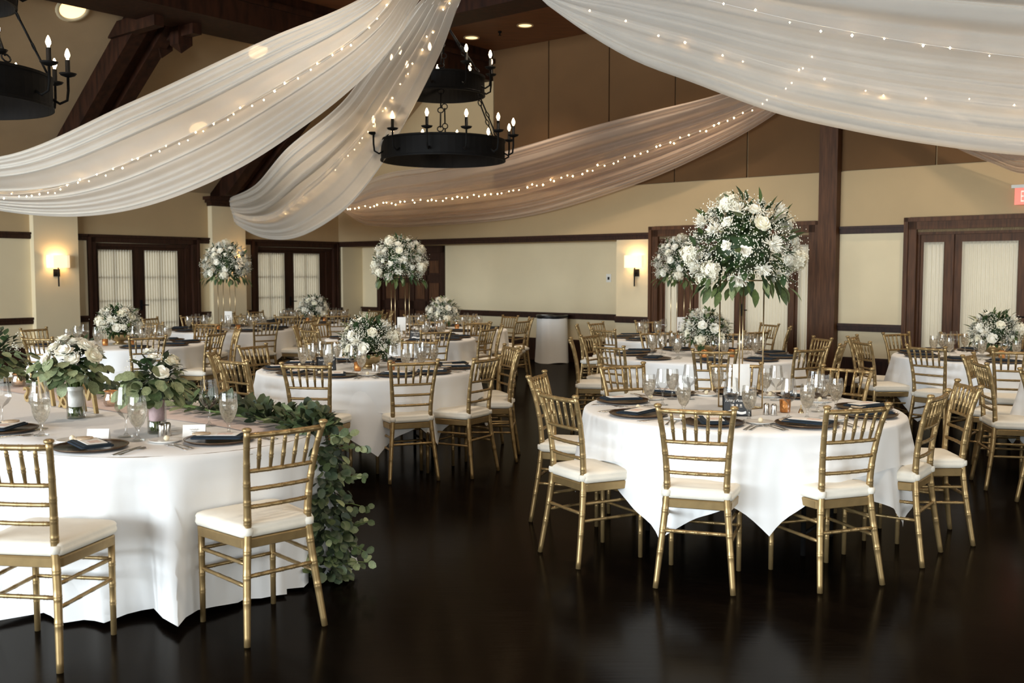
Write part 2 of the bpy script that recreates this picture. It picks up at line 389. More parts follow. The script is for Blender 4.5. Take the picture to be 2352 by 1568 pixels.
# --- ceiling: two slopes, flat timber centre
mb = MB()
zt = SPRING + PITCHS*3.44
mb.quad(W(-.3, -.3, SPRING-.3*PITCHS), W(3.44, -.3, zt), W(3.44, AMAX+.3, zt), W(-.3, AMAX+.3, SPRING-.3*PITCHS))
tr_ = TMAX-3.44
mb.quad(W(tr_, -.3, zt), W(TMAX+.3, -.3, SPRING-.3*PITCHS), W(TMAX+.3, AMAX+.3, SPRING-.3*PITCHS), W(tr_, AMAX+.3, zt))
mb.cur = 1
mb.rbox(3.40, TMAX-3.40, -.3, AMAX+.3, ZFLAT, ZFLAT+.1)
ceil = link('ceiling', mb.mesh('ceiling', ['ceiling_paint', 'ceiling_wood'], False)); ceil['kind'] = 'structure'

# --- trims and rails
mb = MB()
def rail(mb, P, s0, s1, z0, z1, n=0.0):
    pbox(mb, P, s0, s1, n, n+.035, z0, z1); pbox(mb, P, s0, s1, n+.035, n+.06, z1-.035, z1); pbox(mb, P, s0, s1, n+.035, n+.045, z0+.02, z1-.05)
PIL = [2.75, 6.0, 9.25, 12.5, 15.75]                     # pilasters / trusses along wall_left
PW, PD = 0.36, 0.13
def clear(segs_, cuts):
    out = []
    for a0, a1 in segs_:
        cur = [(a0, a1)]
        for c0, c1 in cuts:
            nx = []
            for x0, x1 in cur:
                if c1 <= x0 or c0 >= x1: nx.append((x0, x1)); continue
                if c0 > x0: nx.append((x0, c0))
                if c1 < x1: nx.append((c1, x1))
            cur = nx
        out += cur
    return out
pc = [(p-PW, p+PW) for p in PIL]
def trim(name, P, segs_, z0, z1, n=0.0, mat='dark_wood'):
    mb = MB()
    for s0, s1 in segs_: rail(mb, P, s0, s1, z0, z1, n)
    return struct(name, mb, mat)
trim('trim_1', PA, clear([(0, AMAX)], pc+[d1, d2]), RZ0, RZ1)
trim('trim_2', PA, clear([(0, AMAX)], pc+[d1, d2]), CZ0, CZ1)
trim('trim_3', PB, clear([(0, TMAX)], [d4, d5, (PT-.14, PT+.14)]), RZ0, RZ1)
trim('trim_4', PB, clear([(REC1, TMAX)], [d4, d5, (PT-.14, PT+.14)])+[(0, REC0)], CZ0, CZ1)
trim('trim_5', PB, clear([(REC0, REC1)], [d3]), CZ0, CZ1, -.55)
mb = MB()
for s0, s1 in clear([(0, AMAX)], pc+[d1, d2]): pbox(mb, PA, s0, s1, 0, .03, 0, BZ)
struct('baseboard_left', mb, 'dark_wood')
mb = MB()
for s0, s1 in clear([(REC1, TMAX)], [d4, d5, (PT-.14, PT+.14)])+[(0, REC0)]:
    pbox(mb, PB, s0, s1, 0, .03, 0, BZ-.04); pbox(mb, PB, s0, s1, 0, .045, BZ-.04, BZ)
for s0, s1 in clear([(REC0, REC1)], [d3]): pbox(mb, PB, s0, s1, -.55, -.52, 0, BZ-.04); pbox(mb, PB, s0, s1, -.55, -.505, BZ-.04, BZ)
struct('baseboard_back', mb, 'dark_wood')
# --- pilasters with timber capitals
for i, p in enumerate(PIL):
    mb = MB(); pbox(mb, PA, p-PW, p+PW, 0, PD, 0, 2.86)
    o = struct('trim_%d' % (6+i), mb, 'wall_paint')
    mb = MB()
    for k, (g, z0, z1) in enumerate(((.02, 2.80, 2.86), (.06, 2.86, 2.91), (.10, 2.91, 2.97))): pbox(mb, PA, p-PW-g, p+PW+g, 0, PD+g, z0, z1)
    struct('capital', mb, 'dark_wood', o)
# --- centre post
mb = MB(); pbox(mb, PB, PT-.13, PT+.13, -.02, .15, 0, ZFLAT)
struct('trim_11', mb, 'brown_wood')
# --- trusses: rafters, long beams, tie beams, hanging brackets
for i, (t0, t1) in enumerate(((TBEAM0, TBEAM1), (TMAX-TBEAM1, TMAX-TBEAM0))):
    mb = MB(); mb.rbox(t0, t1, -.0, AMAX, 5.0, ZFLAT)
    mb.rbox(t0-.05, t1+.05, 0, AMAX, 5.30, 5.38)
    struct('trim_%d' % (12+i), mb, 'beam_wood')
def rafter(mb, p, side):
    def T(t): return t if side == 0 else TMAX-t
    for w0, w1, dz in ((-.30, -.10, .42), (.10, .30, .42), (-.10, .10, .28)):
        vs = []
        for t in (0.0, .5, 3.35):
            zt_ = SPRING + PITCHS*t + .01
            zb = max(zt_ - dz, 2.97)
            for z in (zb, zt_):
                for w in (w0, w1): vs.append(W(T(t), p+w, z))
        mb.add(vs, [(0,1,3,2),(8,10,11,9)]+[(k+q[0], k+q[1], k+q[2], k+q[3]) for k in (0, 4) for q in ((0,4,5,1),(2,3,7,6),(0,2,6,4),(1,5,7,3))])
for i, p in enumerate(PIL):
    mb = MB(); rafter(mb, p, 0); mb.rbox(0, .30, p-.3, p+.3, 2.97, 3.2)
    o = struct('trim_%d' % (14+i), mb, 'beam_wood')
    mb = MB(); rafter(mb, p, 1); struct('rafter', mb, 'beam_wood', o)
    mb = MB(); mb.rbox(TBEAM1, TMAX-TBEAM1, p-.28, p+.28, 5.28, ZFLAT); struct('tie_beam', mb, 'beam_wood', o)
    for w in (-.36, .22):
        mb = MB(); mb.rbox(2.55, 3.75, p+w, p+w+.14, 4.86, 5.06); struct('bracket_plank', mb, 'beam_wood', o)
    for t in (2.85, 3.35):
        mb = MB()
        for w in (0,):
            c = [W(t+x, p+y+w-.29, 4.76) for x, y in ((-.11, -.11), (.11, -.11), (.11, .11), (-.11, .11))]
            top = [Vector((q.x, q.y, 5.3)) for q in c]; tip = W(t, p+w-.29, 4.65)
            mb.add(c+top+[tip], [(0,1,5,4),(1,2,6,5),(2,3,7,6),(3,0,4,7),(0,8,1),(1,8,2),(2,8,3),(3,8,0)])
        struct('pendant', mb, 'beam_wood', o)

# --- recessed lights and sprinkler
mb = MB(); mb.lathe([(.135, .0), (.135, -.012), (.11, -.012), (.10, .0)], 24); RIM = mb.mesh('can_rim', 'wall_paint')
mb = MB(); mb.add([(0,0,.0)]+[(.105*math.cos(k*math.pi/12), .105*math.sin(k*math.pi/12), -.004) for k in range(24)], [(0, 1+(k+1) % 24, 1+k) for k in range(24)]); LENS = mb.mesh('can_lens', 'can_glow')
def on_flat(px, py, z): return atz(px, py, z)
cans = [('round downlight in timber ceiling left of the other one', (1083, 86)), ('round downlight in timber ceiling nearest the right drape', (1206, 58))]
for lab, (x, y) in cans:
    inst('recessed_light', [Part('trim_ring', RIM), Part('lens', LENS)], on_flat(x, y, ZFLAT-.003), 0, lab, 'ceiling light', 'recessed ceiling lights')
def on_slope(px, py):                                    # hit the left ceiling slope
    d = ray(px, py); lo, hi = 1.0, 40.0
    for _ in range(60):
        m_ = (lo+hi)/2; p = Vector((0,0,EYE)) + d*m_; t, a = TA(p)
        if p.z < SPRING + PITCHS*t: lo = m_
        else: hi = m_
    return Vector((0,0,EYE)) + d*lo
nrm = Vector((UX*PITCHS, UY*PITCHS, -1)).normalized()
q = (-nrm).to_track_quat('Z', 'Y').to_euler()
for (x, y), lab, sc in (((166, 18), 'large glowing round downlight in the sloped ceiling above left chandelier', 1.65), ((592, 116), 'round downlight glowing behind the top of the left drape', 1.5),
                        ((455, 292), 'round downlight glowing through the middle of the left drape', 1.5)):
    inst('recessed_light', [Part('trim_ring', RIM), Part('lens', LENS)], on_slope(x, y)+nrm*.012, 0, lab, 'ceiling light', 'recessed ceiling lights', sc, rot=tuple(q))
for k, (t_, a_) in enumerate([(t_, a_) for t_ in (5.6, 8.2, 12.6, 15.2) for a_ in (1.3, 4.4, 7.6, 10.8)]):
    p_ = W(t_, a_, ZFLAT-.003)
    if t_ > 5 and (t_, a_) not in ((5.6, 1.3), (8.2, 1.3)): inst('recessed_light', [Part('trim_ring', RIM), Part('lens', LENS)], p_, 0, 'added downlight in timber ceiling, unseen above the drapes', 'ceiling light', 'added unseen downlights')
    l = bpy.data.lights.new('downlight', 'SPOT'); l.energy = 200; l.color = (1, .82, .62); l.spot_size = R(100); l.spot_blend = .8; l.shadow_soft_size = .08  # unseen spots added for warm overhead light on room and table tops
    o_ = bpy.data.objects.new('downlight', l); COL.objects.link(o_); o_.location = p_ - Vector((0, 0, .03))
mb = MB(); mb.lathe([(.03, 0), (.03, -.02), (.012, -.03), (.012, -.06), (.03, -.065), (.0, -.07)], 10)
tag(link('sprinkler_head', mb.mesh('sprinkler_head', 'iron'), None, atz(1148, 72, ZFLAT)), 'small dark sprinkler head on the timber ceiling', 'sprinkler')

# --- doors
def sheet(P, s0, s1, n, z0, z1, folds):
    mb = MB(); nu = folds*6
    def f(i, j):
        k = i/(nu-1); z = (z0, z0+.03, z1-.05, z1-.04, z1-.025, z1)[j]
        amp = (.012, .012, .009, .005, .005, .014)[j]
        return P(s0+(s1-s0)*k, n + amp*math.sin(k*folds*2*math.pi+.7*math.sin(9*k)), z)
    mb.grid(f, nu, 6); return mb
HANDLE = None
def handle(P, s, n, z, sgn):
    mb = MB(); pbox(mb, P, s-.02, s+.02, n, n+.012, z-.09, z+.09)
    a = P(s, n+.01, z); b = P(s, n+.06, z); c = P(s+.11*sgn, n+.06, z)
    mb.tube([a, b, b*.8+c*.2, c], .009, 8); return mb
def glazed_door(name, P, s0, s1, ztop, bays, casing, mat, muntins, handles, zc):
    root = link(name, None, None, P((s0+s1)/2, 0, 0)); root['kind'] = 'structure'
    inv = -root.location
    def sub(nm, m, mt, par=root, smooth=False):
        m.v = [tuple(Vector(p)+inv) for p in m.v]
        return link(nm, m.mesh(nm, mt, smooth), par)
    mb = MB()
    for w, n in ((casing, .05), (casing*.35, .075)):
        pbox(mb, P, s0, s0+w, -.02, n, 0, ztop); pbox(mb, P, s1-w, s1, -.02, n, 0, ztop); pbox(mb, P, s0, s1, -.02, n, ztop-w, ztop)
    sub('door_frame', mb, mat)
    mb = MB(); pbox(mb, P, s0+casing, s1-casing, -.12, .0, ztop-casing-.07, ztop-casing); 
    sub('head_rail', mb, mat)
    zt2 = ztop-casing-.07
    ed = sorted(bays); gaps = [(s0+casing*.6, ed[0][0])] + [(x[1], y[0]) for x, y in zip(ed[:-1], ed[1:])] + [(ed[-1][1], s1-casing*.6)]
    for x0, x1 in gaps:
        if x1-x0 > .004: mb = MB(); pbox(mb, P, x0, x1, -.13, -.02, 0, zt2); sub('mullion', mb, mat)
    for b0, b1, g0, g1 in bays:
        mb = MB(); pbox(mb, P, b0, g0, -.11, -.05, 0, zt2); pbox(mb, P, g1, b1, -.11, -.05, 0, zt2)
        pbox(mb, P, g0, g1, -.11, -.05, zc[1], zt2); pbox(mb, P, g0, g1, -.11, -.05, 0, zc[0])
        leaf = sub('leaf', mb, mat)
        mb = MB(); pbox(mb, P, g0, g1, -.085, -.08, zc[0], zc[1]); sub('pane', mb, 'pane_glass', leaf)
        for z in muntins:
            mb = MB(); pbox(mb, P, g0, g1, -.10, -.065, z-.012, z+.012); sub('muntin', mb, mat, leaf)
        if muntins:
            mb = MB(); pbox(mb, P, (g0+g1)/2-.01, (g0+g1)/2+.01, -.10, -.065, zc[0], zc[1]); sub('muntin', mb, mat, leaf)
        sub('sheer_curtain', sheet(P, g0-.015, g1+.015, -.035, zc[0]-.03, zc[1]+.03, max(4, int((g1-g0)/.045))), 'door_sheer', leaf, True)
        for hs, sg in handles:
            if b0 <= hs <= b1: sub('door_handle', handle(P, hs, -.05, 1.02, sg), 'iron', leaf)
    return root
def pxs(P, *xs): return [aA(x) if P is PA else tB(x) for x in xs]
g = lambda a, b: tuple(sorted((aA(a), aA(b))))
def leafA(a, b, c, d_):
    b0, b1 = g(a, b); g0, g1 = g(c, d_); return (b0, b1, g0, g1)
glazed_door('door_1', PA, d1[0], d1[1], RZ1, [leafA(322, 430, 338, 411), leafA(222, 322, 232, 307)], .13, 'dark_wood', (1.50, 1.10, .70), [(aA(328), -1)], (.28, 1.94))
glazed_door('door_2', PA, d2[0], d2[1], RZ1, [leafA(668, 752, 679, 736), leafA(590, 668, 598, 656)], .13, 'dark_wood', (1.50, 1.10, .70), [(aA(671), -1)], (.28, 1.94))
d4b = [(1520, 1558, 1527, 1552), (1590, 1696, 1604, 1682), (1696, 1820, 1712, 1805), (1822, 1878, 1832, 1872)]
glazed_door('door_4', PB, d4[0], d4[1], RZ1+.09, [tuple(tB(x) for x in b) for b in d4b], .16, 'brown_wood', (), [(tB(1700), 1)], (.25, 1.95))
d5b = [(2108, 2166, 2119, 2160), (2186, 2362, 2207, 2330)]
bb = [tuple(tB(x) for x in b) for b in d5b]; bb += [(2*d5m-b1, 2*d5m-b0, 2*d5m-g1, 2*d5m-g0) for b0, b1, g0, g1 in bb]
glazed_door('door_5', PB, d5[0], d5[1], RZ1+.09, bb, .16, 'brown_wood', (), [(tB(2355), -1)], (.25, 1.95))
# panelled timber double door in the recess
root = link('door_3', None); root['kind'] = 'structure'
PR = lambda s, n, z: W(s, n-.55, z)
mb = MB(); s0, s1 = d3
pbox(mb, PR, s0, s0+.1, -.05, .05, 0, RZ0); pbox(mb, PR, s1-.1, s1, -.05, .05, 0, RZ0); pbox(mb, PR, s0, s1, -.05, .05, 1.98, RZ0)
struct('door_frame', mb, 'dark_wood', root)
mid = (s0+s1)/2
for l0, l1, sg in ((s0+.1, mid-.004, -1), (mid+.004, s1-.1, 1)):
    mb = MB(); pbox(mb, PR, l0, l1, -.08, -.04, 0, 1.98)
    for z0, z1 in ((0, .18), (.86, 1.02), (1.42, 1.54), (1.86, 1.98)): pbox(mb, PR, l0, l1, -.04, -.015, z0, z1)
    wl = l1-l0
    for k in (0, .46, .92): pbox(mb, PR, l0+wl*k, l0+wl*(k+.08), -.04, -.015, 0, 1.98)
    leaf = struct('leaf', mb, 'dark_wood', root)
    for z0, z1 in ((.18, .86), (1.02, 1.42), (1.54, 1.86)):
        for k in (.08, .54):
            mb = MB(); pbox(mb, PR, l0+wl*(k+.04), l0+wl*(k+.34), -.04, -.025, z0+.04, z1-.04)
            struct('door_panel', mb, 'brown_wood', leaf)
    if sg < 0:
        c = PR(l1-.06, -.0, 1.0); mb = MB(); mb.lathe([(0, -.03), (.022, -.02), (.03, 0), (.022, .02), (0, .03)], 10, c)
        struct('door_knob', mb, 'iron', leaf, True)

# --- wall fittings
mb = MB(); pbox(mb, PB, tB(1393, -.55), tB(1404, -.55), -.55, -.535, 1.42, 1.56)
th = link('thermostat', None); tag(th, 'small white wall control plate beside the sconce panel', 'wall control')
link('plate', mb.mesh('plate', 'plastic_white', False), th)
mb = MB(); pbox(mb, PB, tB(1396.5, -.55), tB(1400.5, -.55), -.535, -.53, 1.46, 1.51); link('display', mb.mesh('display', 'iron', False), th)

def sconce(P, s, n, label):
    c = P(s, n, 0); rz = ROOMROT + (math.pi/2 if P is PA else 0)
    parts = []
    # local: x along wall, y = out of wall
    sg = 1
    mb = MB(); mb.box(-.05, .05, 0, .02, 1.52, 1.64); parts.append(('back_plate', mb, 'iron'))
    mb = MB(); mb.tube([(0, .02, 1.58), (0, .07, 1.58)], .012, 8); mb.tube([(0, .07, 1.36), (0, .07, 1.70)], .012, 8); parts.append(('stem', mb, 'iron'))
    mb = MB()
    ol = [(-.165, .02), (-.165, .12), (-.11, .15), (.11, .15), (.165, .12), (.165, .02)]
    mb.add([(x, y, z) for z in (1.66, 1.86) for x, y in ol], [(k, k+1, k+7, k+6) for k in range(5)]); parts.append(('shade', mb, 'shade_glow'))
    root = link('wall_sconce', None, None, c)
    e1 = (P(s+1, n, 0)-P(s, n, 0)); e2 = (P(s, n+1, 0)-P(s, n, 0))
    M = Matrix(((e1.x, e2.x, 0, 0), (e1.y, e2.y, 0, 0), (0, 0, 1, 0), (0, 0, 0, 1)))
    for nm, m, mt in parts:
        m.v = [tuple(M @ Vector(v)) for v in m.v]
        link(nm, m.mesh(nm, mt, False), root)
    mb = MB(); mb.lathe([(0, 1.70), (.022, 1.72), (.026, 1.75), (.015, 1.79), (0, 1.80)], 10, tuple((M @ Vector((0, .08, 0)))))
    link('lamp_bulb', mb.mesh('lamp_bulb', 'bulb_candle'), root)
    l = bpy.data.lights.new('sconce_light', 'POINT'); l.energy = 4.5; l.color = (1, .66, .33); l.shadow_soft_size = .04
    lo = bpy.data.objects.new('sconce_light', l); COL.objects.link(lo); lo.location = c + M @ Vector((0, .085, 1.79))
    tag(root, label, 'wall lamp', 'wall sconces')
sconce(PA, aA(132, PD), PD, 'lit wall sconce with rectangular shade on the leftmost white pilaster')
sconce(PA, 2.62, PD, 'lit wall sconce hidden behind the left tall bouquet')
sconce(PB, tB(1462), 0, 'lit wall sconce with rectangular shade beside the back right doors')

# exit sign
ex0 = tB(2322, .1); root = link('exit_sign', None, None, PB(ex0, .1, 2.42)); tag(root, 'red edge-lit exit sign on the wall above the right doors', 'exit sign')
root.rotation_euler = (0, 0, ROOMROT)
mb = MB(); mb.box(-.035, .40, -.03, .03, .205, .245); link('housing', mb.mesh('housing', 'plastic_white', False), root)
mb = MB(); mb.box(0, .34, -.004, .004, 0, .205); link('panel', mb.mesh('panel', 'exit_red', False), root)
me = text_mesh('EXIT', .20, .002, 'exit_letter', name='exit_lettering')
link('lettering', me, root, (.150, -.008, .035), (math.pi/2, 0, 0), (.40, 1.0, 1))
# linen-covered bin
mb = MB(); n = 40
def binp(i, j):
    z = (0.005, .3, .6, .80, .83)[i]; a = 2*math.pi*j/n
    r = (.30, .285, .275, .27, .262)[i]*(1+.035*math.sin(5*a+1)*(1-i/5)+.015*math.sin(11*a)*(1-i/6))
    return (r*math.cos(a), r*math.sin(a), z+.012*math.sin(3*a)*(i == 0)+.02*math.sin(2*a+.5)*(i >= 4))
mb.grid(binp, 5, n, True); BINC = mb.mesh('linen_cover', 'tablecloth')
mb = MB(); mb.lathe([(.0, .79), (.2, .80), (.26, .845), (.285, .84), (.285, .80), (.27, .78)], 32); BAG = mb.mesh('bin_liner', 'bin_bag')
mb = MB(); mb.lathe([(0, 0), (.22, 0), (.25, .80), (.24, .80)], 24); BIN = mb.mesh('barrel', 'iron')
bp_ = atz(1268, 832, 0.0)
inst('waste_bin', [Part('barrel', BIN), Part('linen_cover', BINC), Part('bin_liner', BAG)], bp_, .4, 'round waste bin wrapped in white linen with black liner by back wall', 'bin')
# ================================================================== CEILING DRAPES
def interp(xs, ys, x):                                   # monotone-ish cubic through points
    if x <= xs[0]: return ys[0]
    if x >= xs[-1]: return ys[-1]
    for i in range(len(xs)-1):
        if xs[i] <= x <= xs[i+1]: break
    h = xs[i+1]-xs[i]; t = (x-xs[i])/h
    def sl(k):
        if k == 0: return (ys[1]-ys[0])/(xs[1]-xs[0])
        if k == len(xs)-1: return (ys[-1]-ys[-2])/(xs[-1]-xs[-2])
        return (ys[k+1]-ys[k-1])/(xs[k+1]-xs[k-1])
    m0, m1 = sl(i)*h, sl(i+1)*h
    return (2*t**3-3*t*t+1)*ys[i]+(t**3-2*t*t+t)*m0+(-2*t**3+3*t*t)*ys[i+1]+(t**3-t*t)*m1
def edge(P0, P1, pix, extra=(), off=0.0):                         # pixels -> (s, z) on the vertical plane through P0-P1
    d = P1-P0; L = math.hypot(d.x, d.y); e = Vector((d.x/L, d.y/L, 0)); nn = Vector((-e.y, e.x, 0))
    pts = [(0, P0.z), (1, P1.z)] + list(extra)
    for x, y in pix:
        r_ = ray(x, y); k = ((P0+nn*off-Vector((0,0,EYE))).dot(nn))/r_.dot(nn)
        p = Vector((0,0,EYE))+r_*k; pts.append(((p-P0).dot(e)/L, p.z))
    pts = sorted(p for p in pts if 0 <= p[0] <= 1)
    return [p[0] for p in pts], [p[1] for p in pts]
def drape(P0, P1, up, lo, width, label, mat, nfold, seed, exu=(), exl=(), side=1.0, lights=((0.62, 0.05),), flip=1.0):
    eu, el = edge(P0, P1, up, exu, -.46*width*flip), edge(P0, P1, lo, exl, .46*width*flip)
    d = P1-P0; L = math.hypot(d.x, d.y); e = Vector((d.x/L, d.y/L, 0)); nn = Vector((-e.y, e.x, 0))*flip
    rr = random.Random(seed); ph = [rr.uniform(0, 6.28) for _ in range(6)]
    def pt(s, v, off=0.0):
        zu, zl = interp(*eu, s), interp(*el, s)
        env = math.sin(math.pi*min(1, max(0, s)))**0.6
        vf = v + .045*math.sin(6.1*v+ph[5]) + .02*math.sin(14.7*v+ph[1]); am = .65+.45*math.sin(8.3*v+ph[4])
        w = v + env*.018*am*math.sin(2*math.pi*nfold*vf+ph[0]+1.4*math.sin(2.2*s+ph[1]))
        z = zu + (zl-zu)*w
        lat = (v-.5)*width*env
        pl = env*(.055*am*math.sin(2*math.pi*nfold*vf+ph[2]+1.6*math.sin(2.0*s+ph[3])) + .013*math.sin(2*math.pi*nfold*2.3*vf+ph[4]+2.2*s) + .05*math.sin(7*v+3*s+ph[5])) + .02*math.sin(40*v)*(1-env)
        p = P0 + e*(s*L) + nn*(lat+pl+off); p.z = z
        return p
    nu, nv = 96, 90
    mb = MB(); mb.grid(lambda i, j: pt(i/(nu-1), j/(nv-1)), nu, nv)
    o = tag(link('ceiling_drape', mb.mesh('ceiling_drape', mat)), label, 'drape', 'sheer ceiling drapes')
    return pt
def fairy(pt, v, s0, s1, n, label, off, seed, size=.0085, wob=.02):
    rr = random.Random(seed); path = []
    for k in range(161):
        s = s0+(s1-s0)*k/160; p = pt(s, v + wob*math.sin(9*s+seed), off); path.append(p)
    root = link('fairy_light_string', None); tag(root, label, 'fairy lights', 'fairy light strings')
    mb = MB(); mb.tube(path, .0022, 4); link('wire', mb.mesh('wire', 'wire'), root)
    mb = MB()
    for k in range(n):
        f = (k+rr.uniform(-.3, .3)+.5)/n*160; i = int(min(159, max(0, f)))
        c = path[i].lerp(path[i+1], min(1, max(0, f-i))) + Vector((rr.uniform(-.015, .015), rr.uniform(-.015, .015), rr.uniform(-.05, .015)))
        r = size*rr.uniform(.7, 1.25)
        mb.add([c+Vector(q)*r for q in ((1,0,0),(-1,0,0),(0,1,0),(0,-1,0),(0,0,1.2),(0,0,-1.2))],
               [(0,2,4),(2,1,4),(1,3,4),(3,0,4),(2,0,5),(1,2,5),(3,1,5),(0,3,5)])
    b = link('bulbs', mb.mesh('bulbs', 'bulb_fairy'), root); b['kind'] = 'stuff'
HUB = W(10.4, 7.1, 4.48)
E0, E2, EC = W(.25, 9.25, 2.95), W(.25, 2.78, 2.93), W(.35, .35, 2.9)
EP, EP2 = W(10.45, .22, 4.72), W(10.6, .22, 4.72)
pt1 = drape(HUB, E0, [(767, 0), (608, 75), (299, 229), (0, 357)], [(996, 0), (935, 94), (842, 187), (701, 290), (528, 393), (327, 472), (164, 497), (0, 484)],
            1.0, 'wide white sheer drape sweeping from ceiling centre to the left edge', 'voile', 7, 3, exu=((.93, 2.93),), exl=((.93, 2.75),), flip=-1)
pt2 = drape(HUB, E2, [(935, 0), (850, 130), (776, 238), (655, 341), (575, 425)], [(1086, 0), (1029, 117), (935, 276), (865, 388), (772, 491), (655, 551), (575, 515)],
            .7, 'white sheer drape falling to the left pilaster capital', 'voile', 6, 5, flip=-1)
pt3 = drape(EC, EP, [(850, 407), (1000, 380), (1159, 348), (1364, 290), (1500, 255), (1636, 220), (1760, 175)], [(850, 518), (1037, 517), (1224, 496), (1435, 435), (1598, 369), (1781, 269), (1850, 200)],
            .35, 'beige sheer drape along the back wall behind the chandelier', 'voile_far', 8, 8)
pt4 = drape(HUB, W(20.6, 2.75, 2.95), [(1165, -112)], [(1247, 0), (1318, 65), (1458, 150), (1598, 201), (1785, 266), (1949, 302), (2128, 332), (2352, 357)],
            1.5, 'broad white sheer drape filling the top right corner', 'voile', 8, 12, exu=((.1, 4.20), (.3, 3.72), (.6, 3.18), (.9, 2.95)), exl=((.55, 2.36), (.8, 2.45), (.94, 2.75)), flip=1)
pt5 = drape(EP2, W(20.5, .35, 2.9), [(2200, 262), (2352, 330)], [(2000, 215), (2100, 285), (2200, 342), (2283, 377), (2352, 400)],
            .35, 'beige sheer drape strip below the right drape edge', 'voile_far', 6, 21, exl=((.65, 2.5), (.85, 2.55)), exu=((.6, 3.3), (.85, 2.95)))
fairy(pt1, .60, .04, .97, 74, 'string of warm fairy lights along the left drape', -.11, 1)
fairy(pt2, .55, .05, .99, 52, 'string of fairy lights inside the drape tied to the pilaster', .06, 2)
fairy(pt3, .56, .01, .99, 78, 'straight string of fairy lights along the beige back drape', -.10, 3, .0105, .008)
fairy(pt4, .42, .03, .9, 40, 'upper string of fairy lights in the right drape', -.12, 4)
fairy(pt4, .66, .05, .9, 34, 'lower string of fairy lights in the right drape', .10, 5)
mb = MB(); mb.lathe([(.0, .06), (.10, .05), (.14, 0), (.10, -.05), (0, -.06)], 20)
hb = link('drape_hub', None, None, HUB); tag(hb, 'gathered hub ring where the white drapes meet overhead', 'drape hub')
link('knot', mb.mesh('knot', 'card'), hb)
mb = MB(); mb.tube([(0, 0, .05), (0, 0, ZFLAT-HUB.z)], .008, 6); link('cable', mb.mesh('cable', 'iron'), hb)

# ================================================================== CHANDELIERS
def build_chandelier():
    parts = []
    def band(r, z0, z1):
        mb = MB(); mb.lathe([(r, z0), (r+.012, z0), (r+.012, z0+.02), (r+.004, z0+.025), (r+.004, z1-.025), (r+.012, z1-.02), (r+.012, z1), (r-.006, z1), (r-.006, z0), (r, z0)], 56); return mb.mesh('ring_band', 'iron', False)
    tiers = [(.745, 0, .25, 12, 0.13), (.50, .78, 1.01, 9, .1)]
    for r, z0, z1, n, a0 in tiers: parts.append(Part('ring_band', band(r, z0, z1)))
    mb = MB(); mb.tube([(0, 0, -.02), (.05, 0, -.05), (.105, 0, -.02), (.115, 0, .06), (.115, 0, .16)], .011, 7); mb.lathe([(0, .16), (.02, .165), (.055, .178), (.068, .195), (.05, .185), (.018, .19), (.018, .30), (0, .30)], 12, (.115, 0, 0))
    ARM = mb.mesh('candle_arm', 'iron')
    mb = MB(); mb.lathe([(.009, .30), (.011, .315), (.019, .33), (.020, .345), (.013, .37), (.004, .39), (0, .392)], 10, (.115, 0, 0)); BULB = mb.mesh('candle_bulb', 'bulb_candle')
    for r, z0, z1, n, a0 in tiers:
        for k in range(n):
            a = a0 + 2*math.pi*k/n
            parts.append(Part('candle_arm', ARM, (r*math.cos(a), r*math.sin(a), z0+.11), (0, 0, a), None, [Part('candle_bulb', BULB)]))
    def rod(p, q):
        p, q = Vector(p), Vector(q); m = p.lerp(q, .5); mb = MB(); d = (q-p).normalized()
        mb.tube([p+d*.05, m-d*.03], .009, 6); mb.tube([m+d*.03, q-d*.05], .009, 6)
        for c in (p+d*.03, m, q-d*.03):
            x = d.cross(Vector((0, 0, 1)));  x = x.normalized() if x.length > .01 else Vector((1, 0, 0))
            mb.tube([c+(d*math.cos(u)+x*math.sin(u))*.035 for u in [k*math.pi/5 for k in range(11)]], .007, 5, False)
        return mb.mesh('hanger_rod', 'iron')
    for k in range(6):
        a = .3+k*math.pi/3; c, s = math.cos(a), math.sin(a)
        parts.append(Part('hanger_rod', rod((.74*c, .74*s, .26), (.50*c, .50*s, .77))))
        parts.append(Part('hanger_rod', rod((.50*c, .50*s, 1.02), (.06*c, .06*s, 1.62))))
    mb = MB(); mb.lathe([(0, 1.58), (.07, 1.60), (.08, 1.66), (.03, 1.72), (.015, 1.74), (.012, 2.62), (.09, 2.63), (.09, 2.67), (0, 2.67)], 14)
    parts.append(Part('hub_and_chain', mb.mesh('hub_and_chain', 'iron')))
    return parts
CH = build_chandelier()
for px, py, dd, lab in ((1018, 383, 12.2, 'two-tier black iron chandelier hanging in front of the back wall'), (-120, 268, 7.8, 'black iron candle chandelier cut off at the top left')):
    r_ = ray(px, py); p = Vector((0,0,EYE))+r_*(dd/r_.y)
    inst('iron_chandelier', CH, (p.x, p.y, 2.92 if px > 0 else 2.86), .25, lab, 'chandelier', 'iron chandeliers')

# ================================================================== CHAIR
def bamboo(pts, r, rings, n=8, bump=1.28):
    """tube along pts with bamboo node rings at the given fractions of length"""
    pts = [Vector(p) for p in pts]; L = [0]
    for i in range(1, len(pts)): L.append(L[-1]+(pts[i]-pts[i-1]).length)
    T = L[-1]
    def at(d):
        d = min(max(d, 0), T)
        for i in range(1, len(L)):
            if d <= L[i]+1e-9: return pts[i-1].lerp(pts[i], (d-L[i-1])/(L[i]-L[i-1]))
        return pts[-1]
    ds = [(l, 1.0) for l in L]
    for f in rings:
        c = f*T
        for o, k in ((-.011, 1), (-.007, bump), (-.002, 1.02), (.002, 1.02), (.007, bump), (.011, 1)): ds.append((c+o, k))
    ds = sorted((d, k) for d, k in ds if 0 <= d <= T)
    mb = MB(); rr = r if callable(r) else (lambda f: r)
    mb.tube([at(d) for d, k in ds], [rr(d/T)*k for d, k in ds], n); return mb
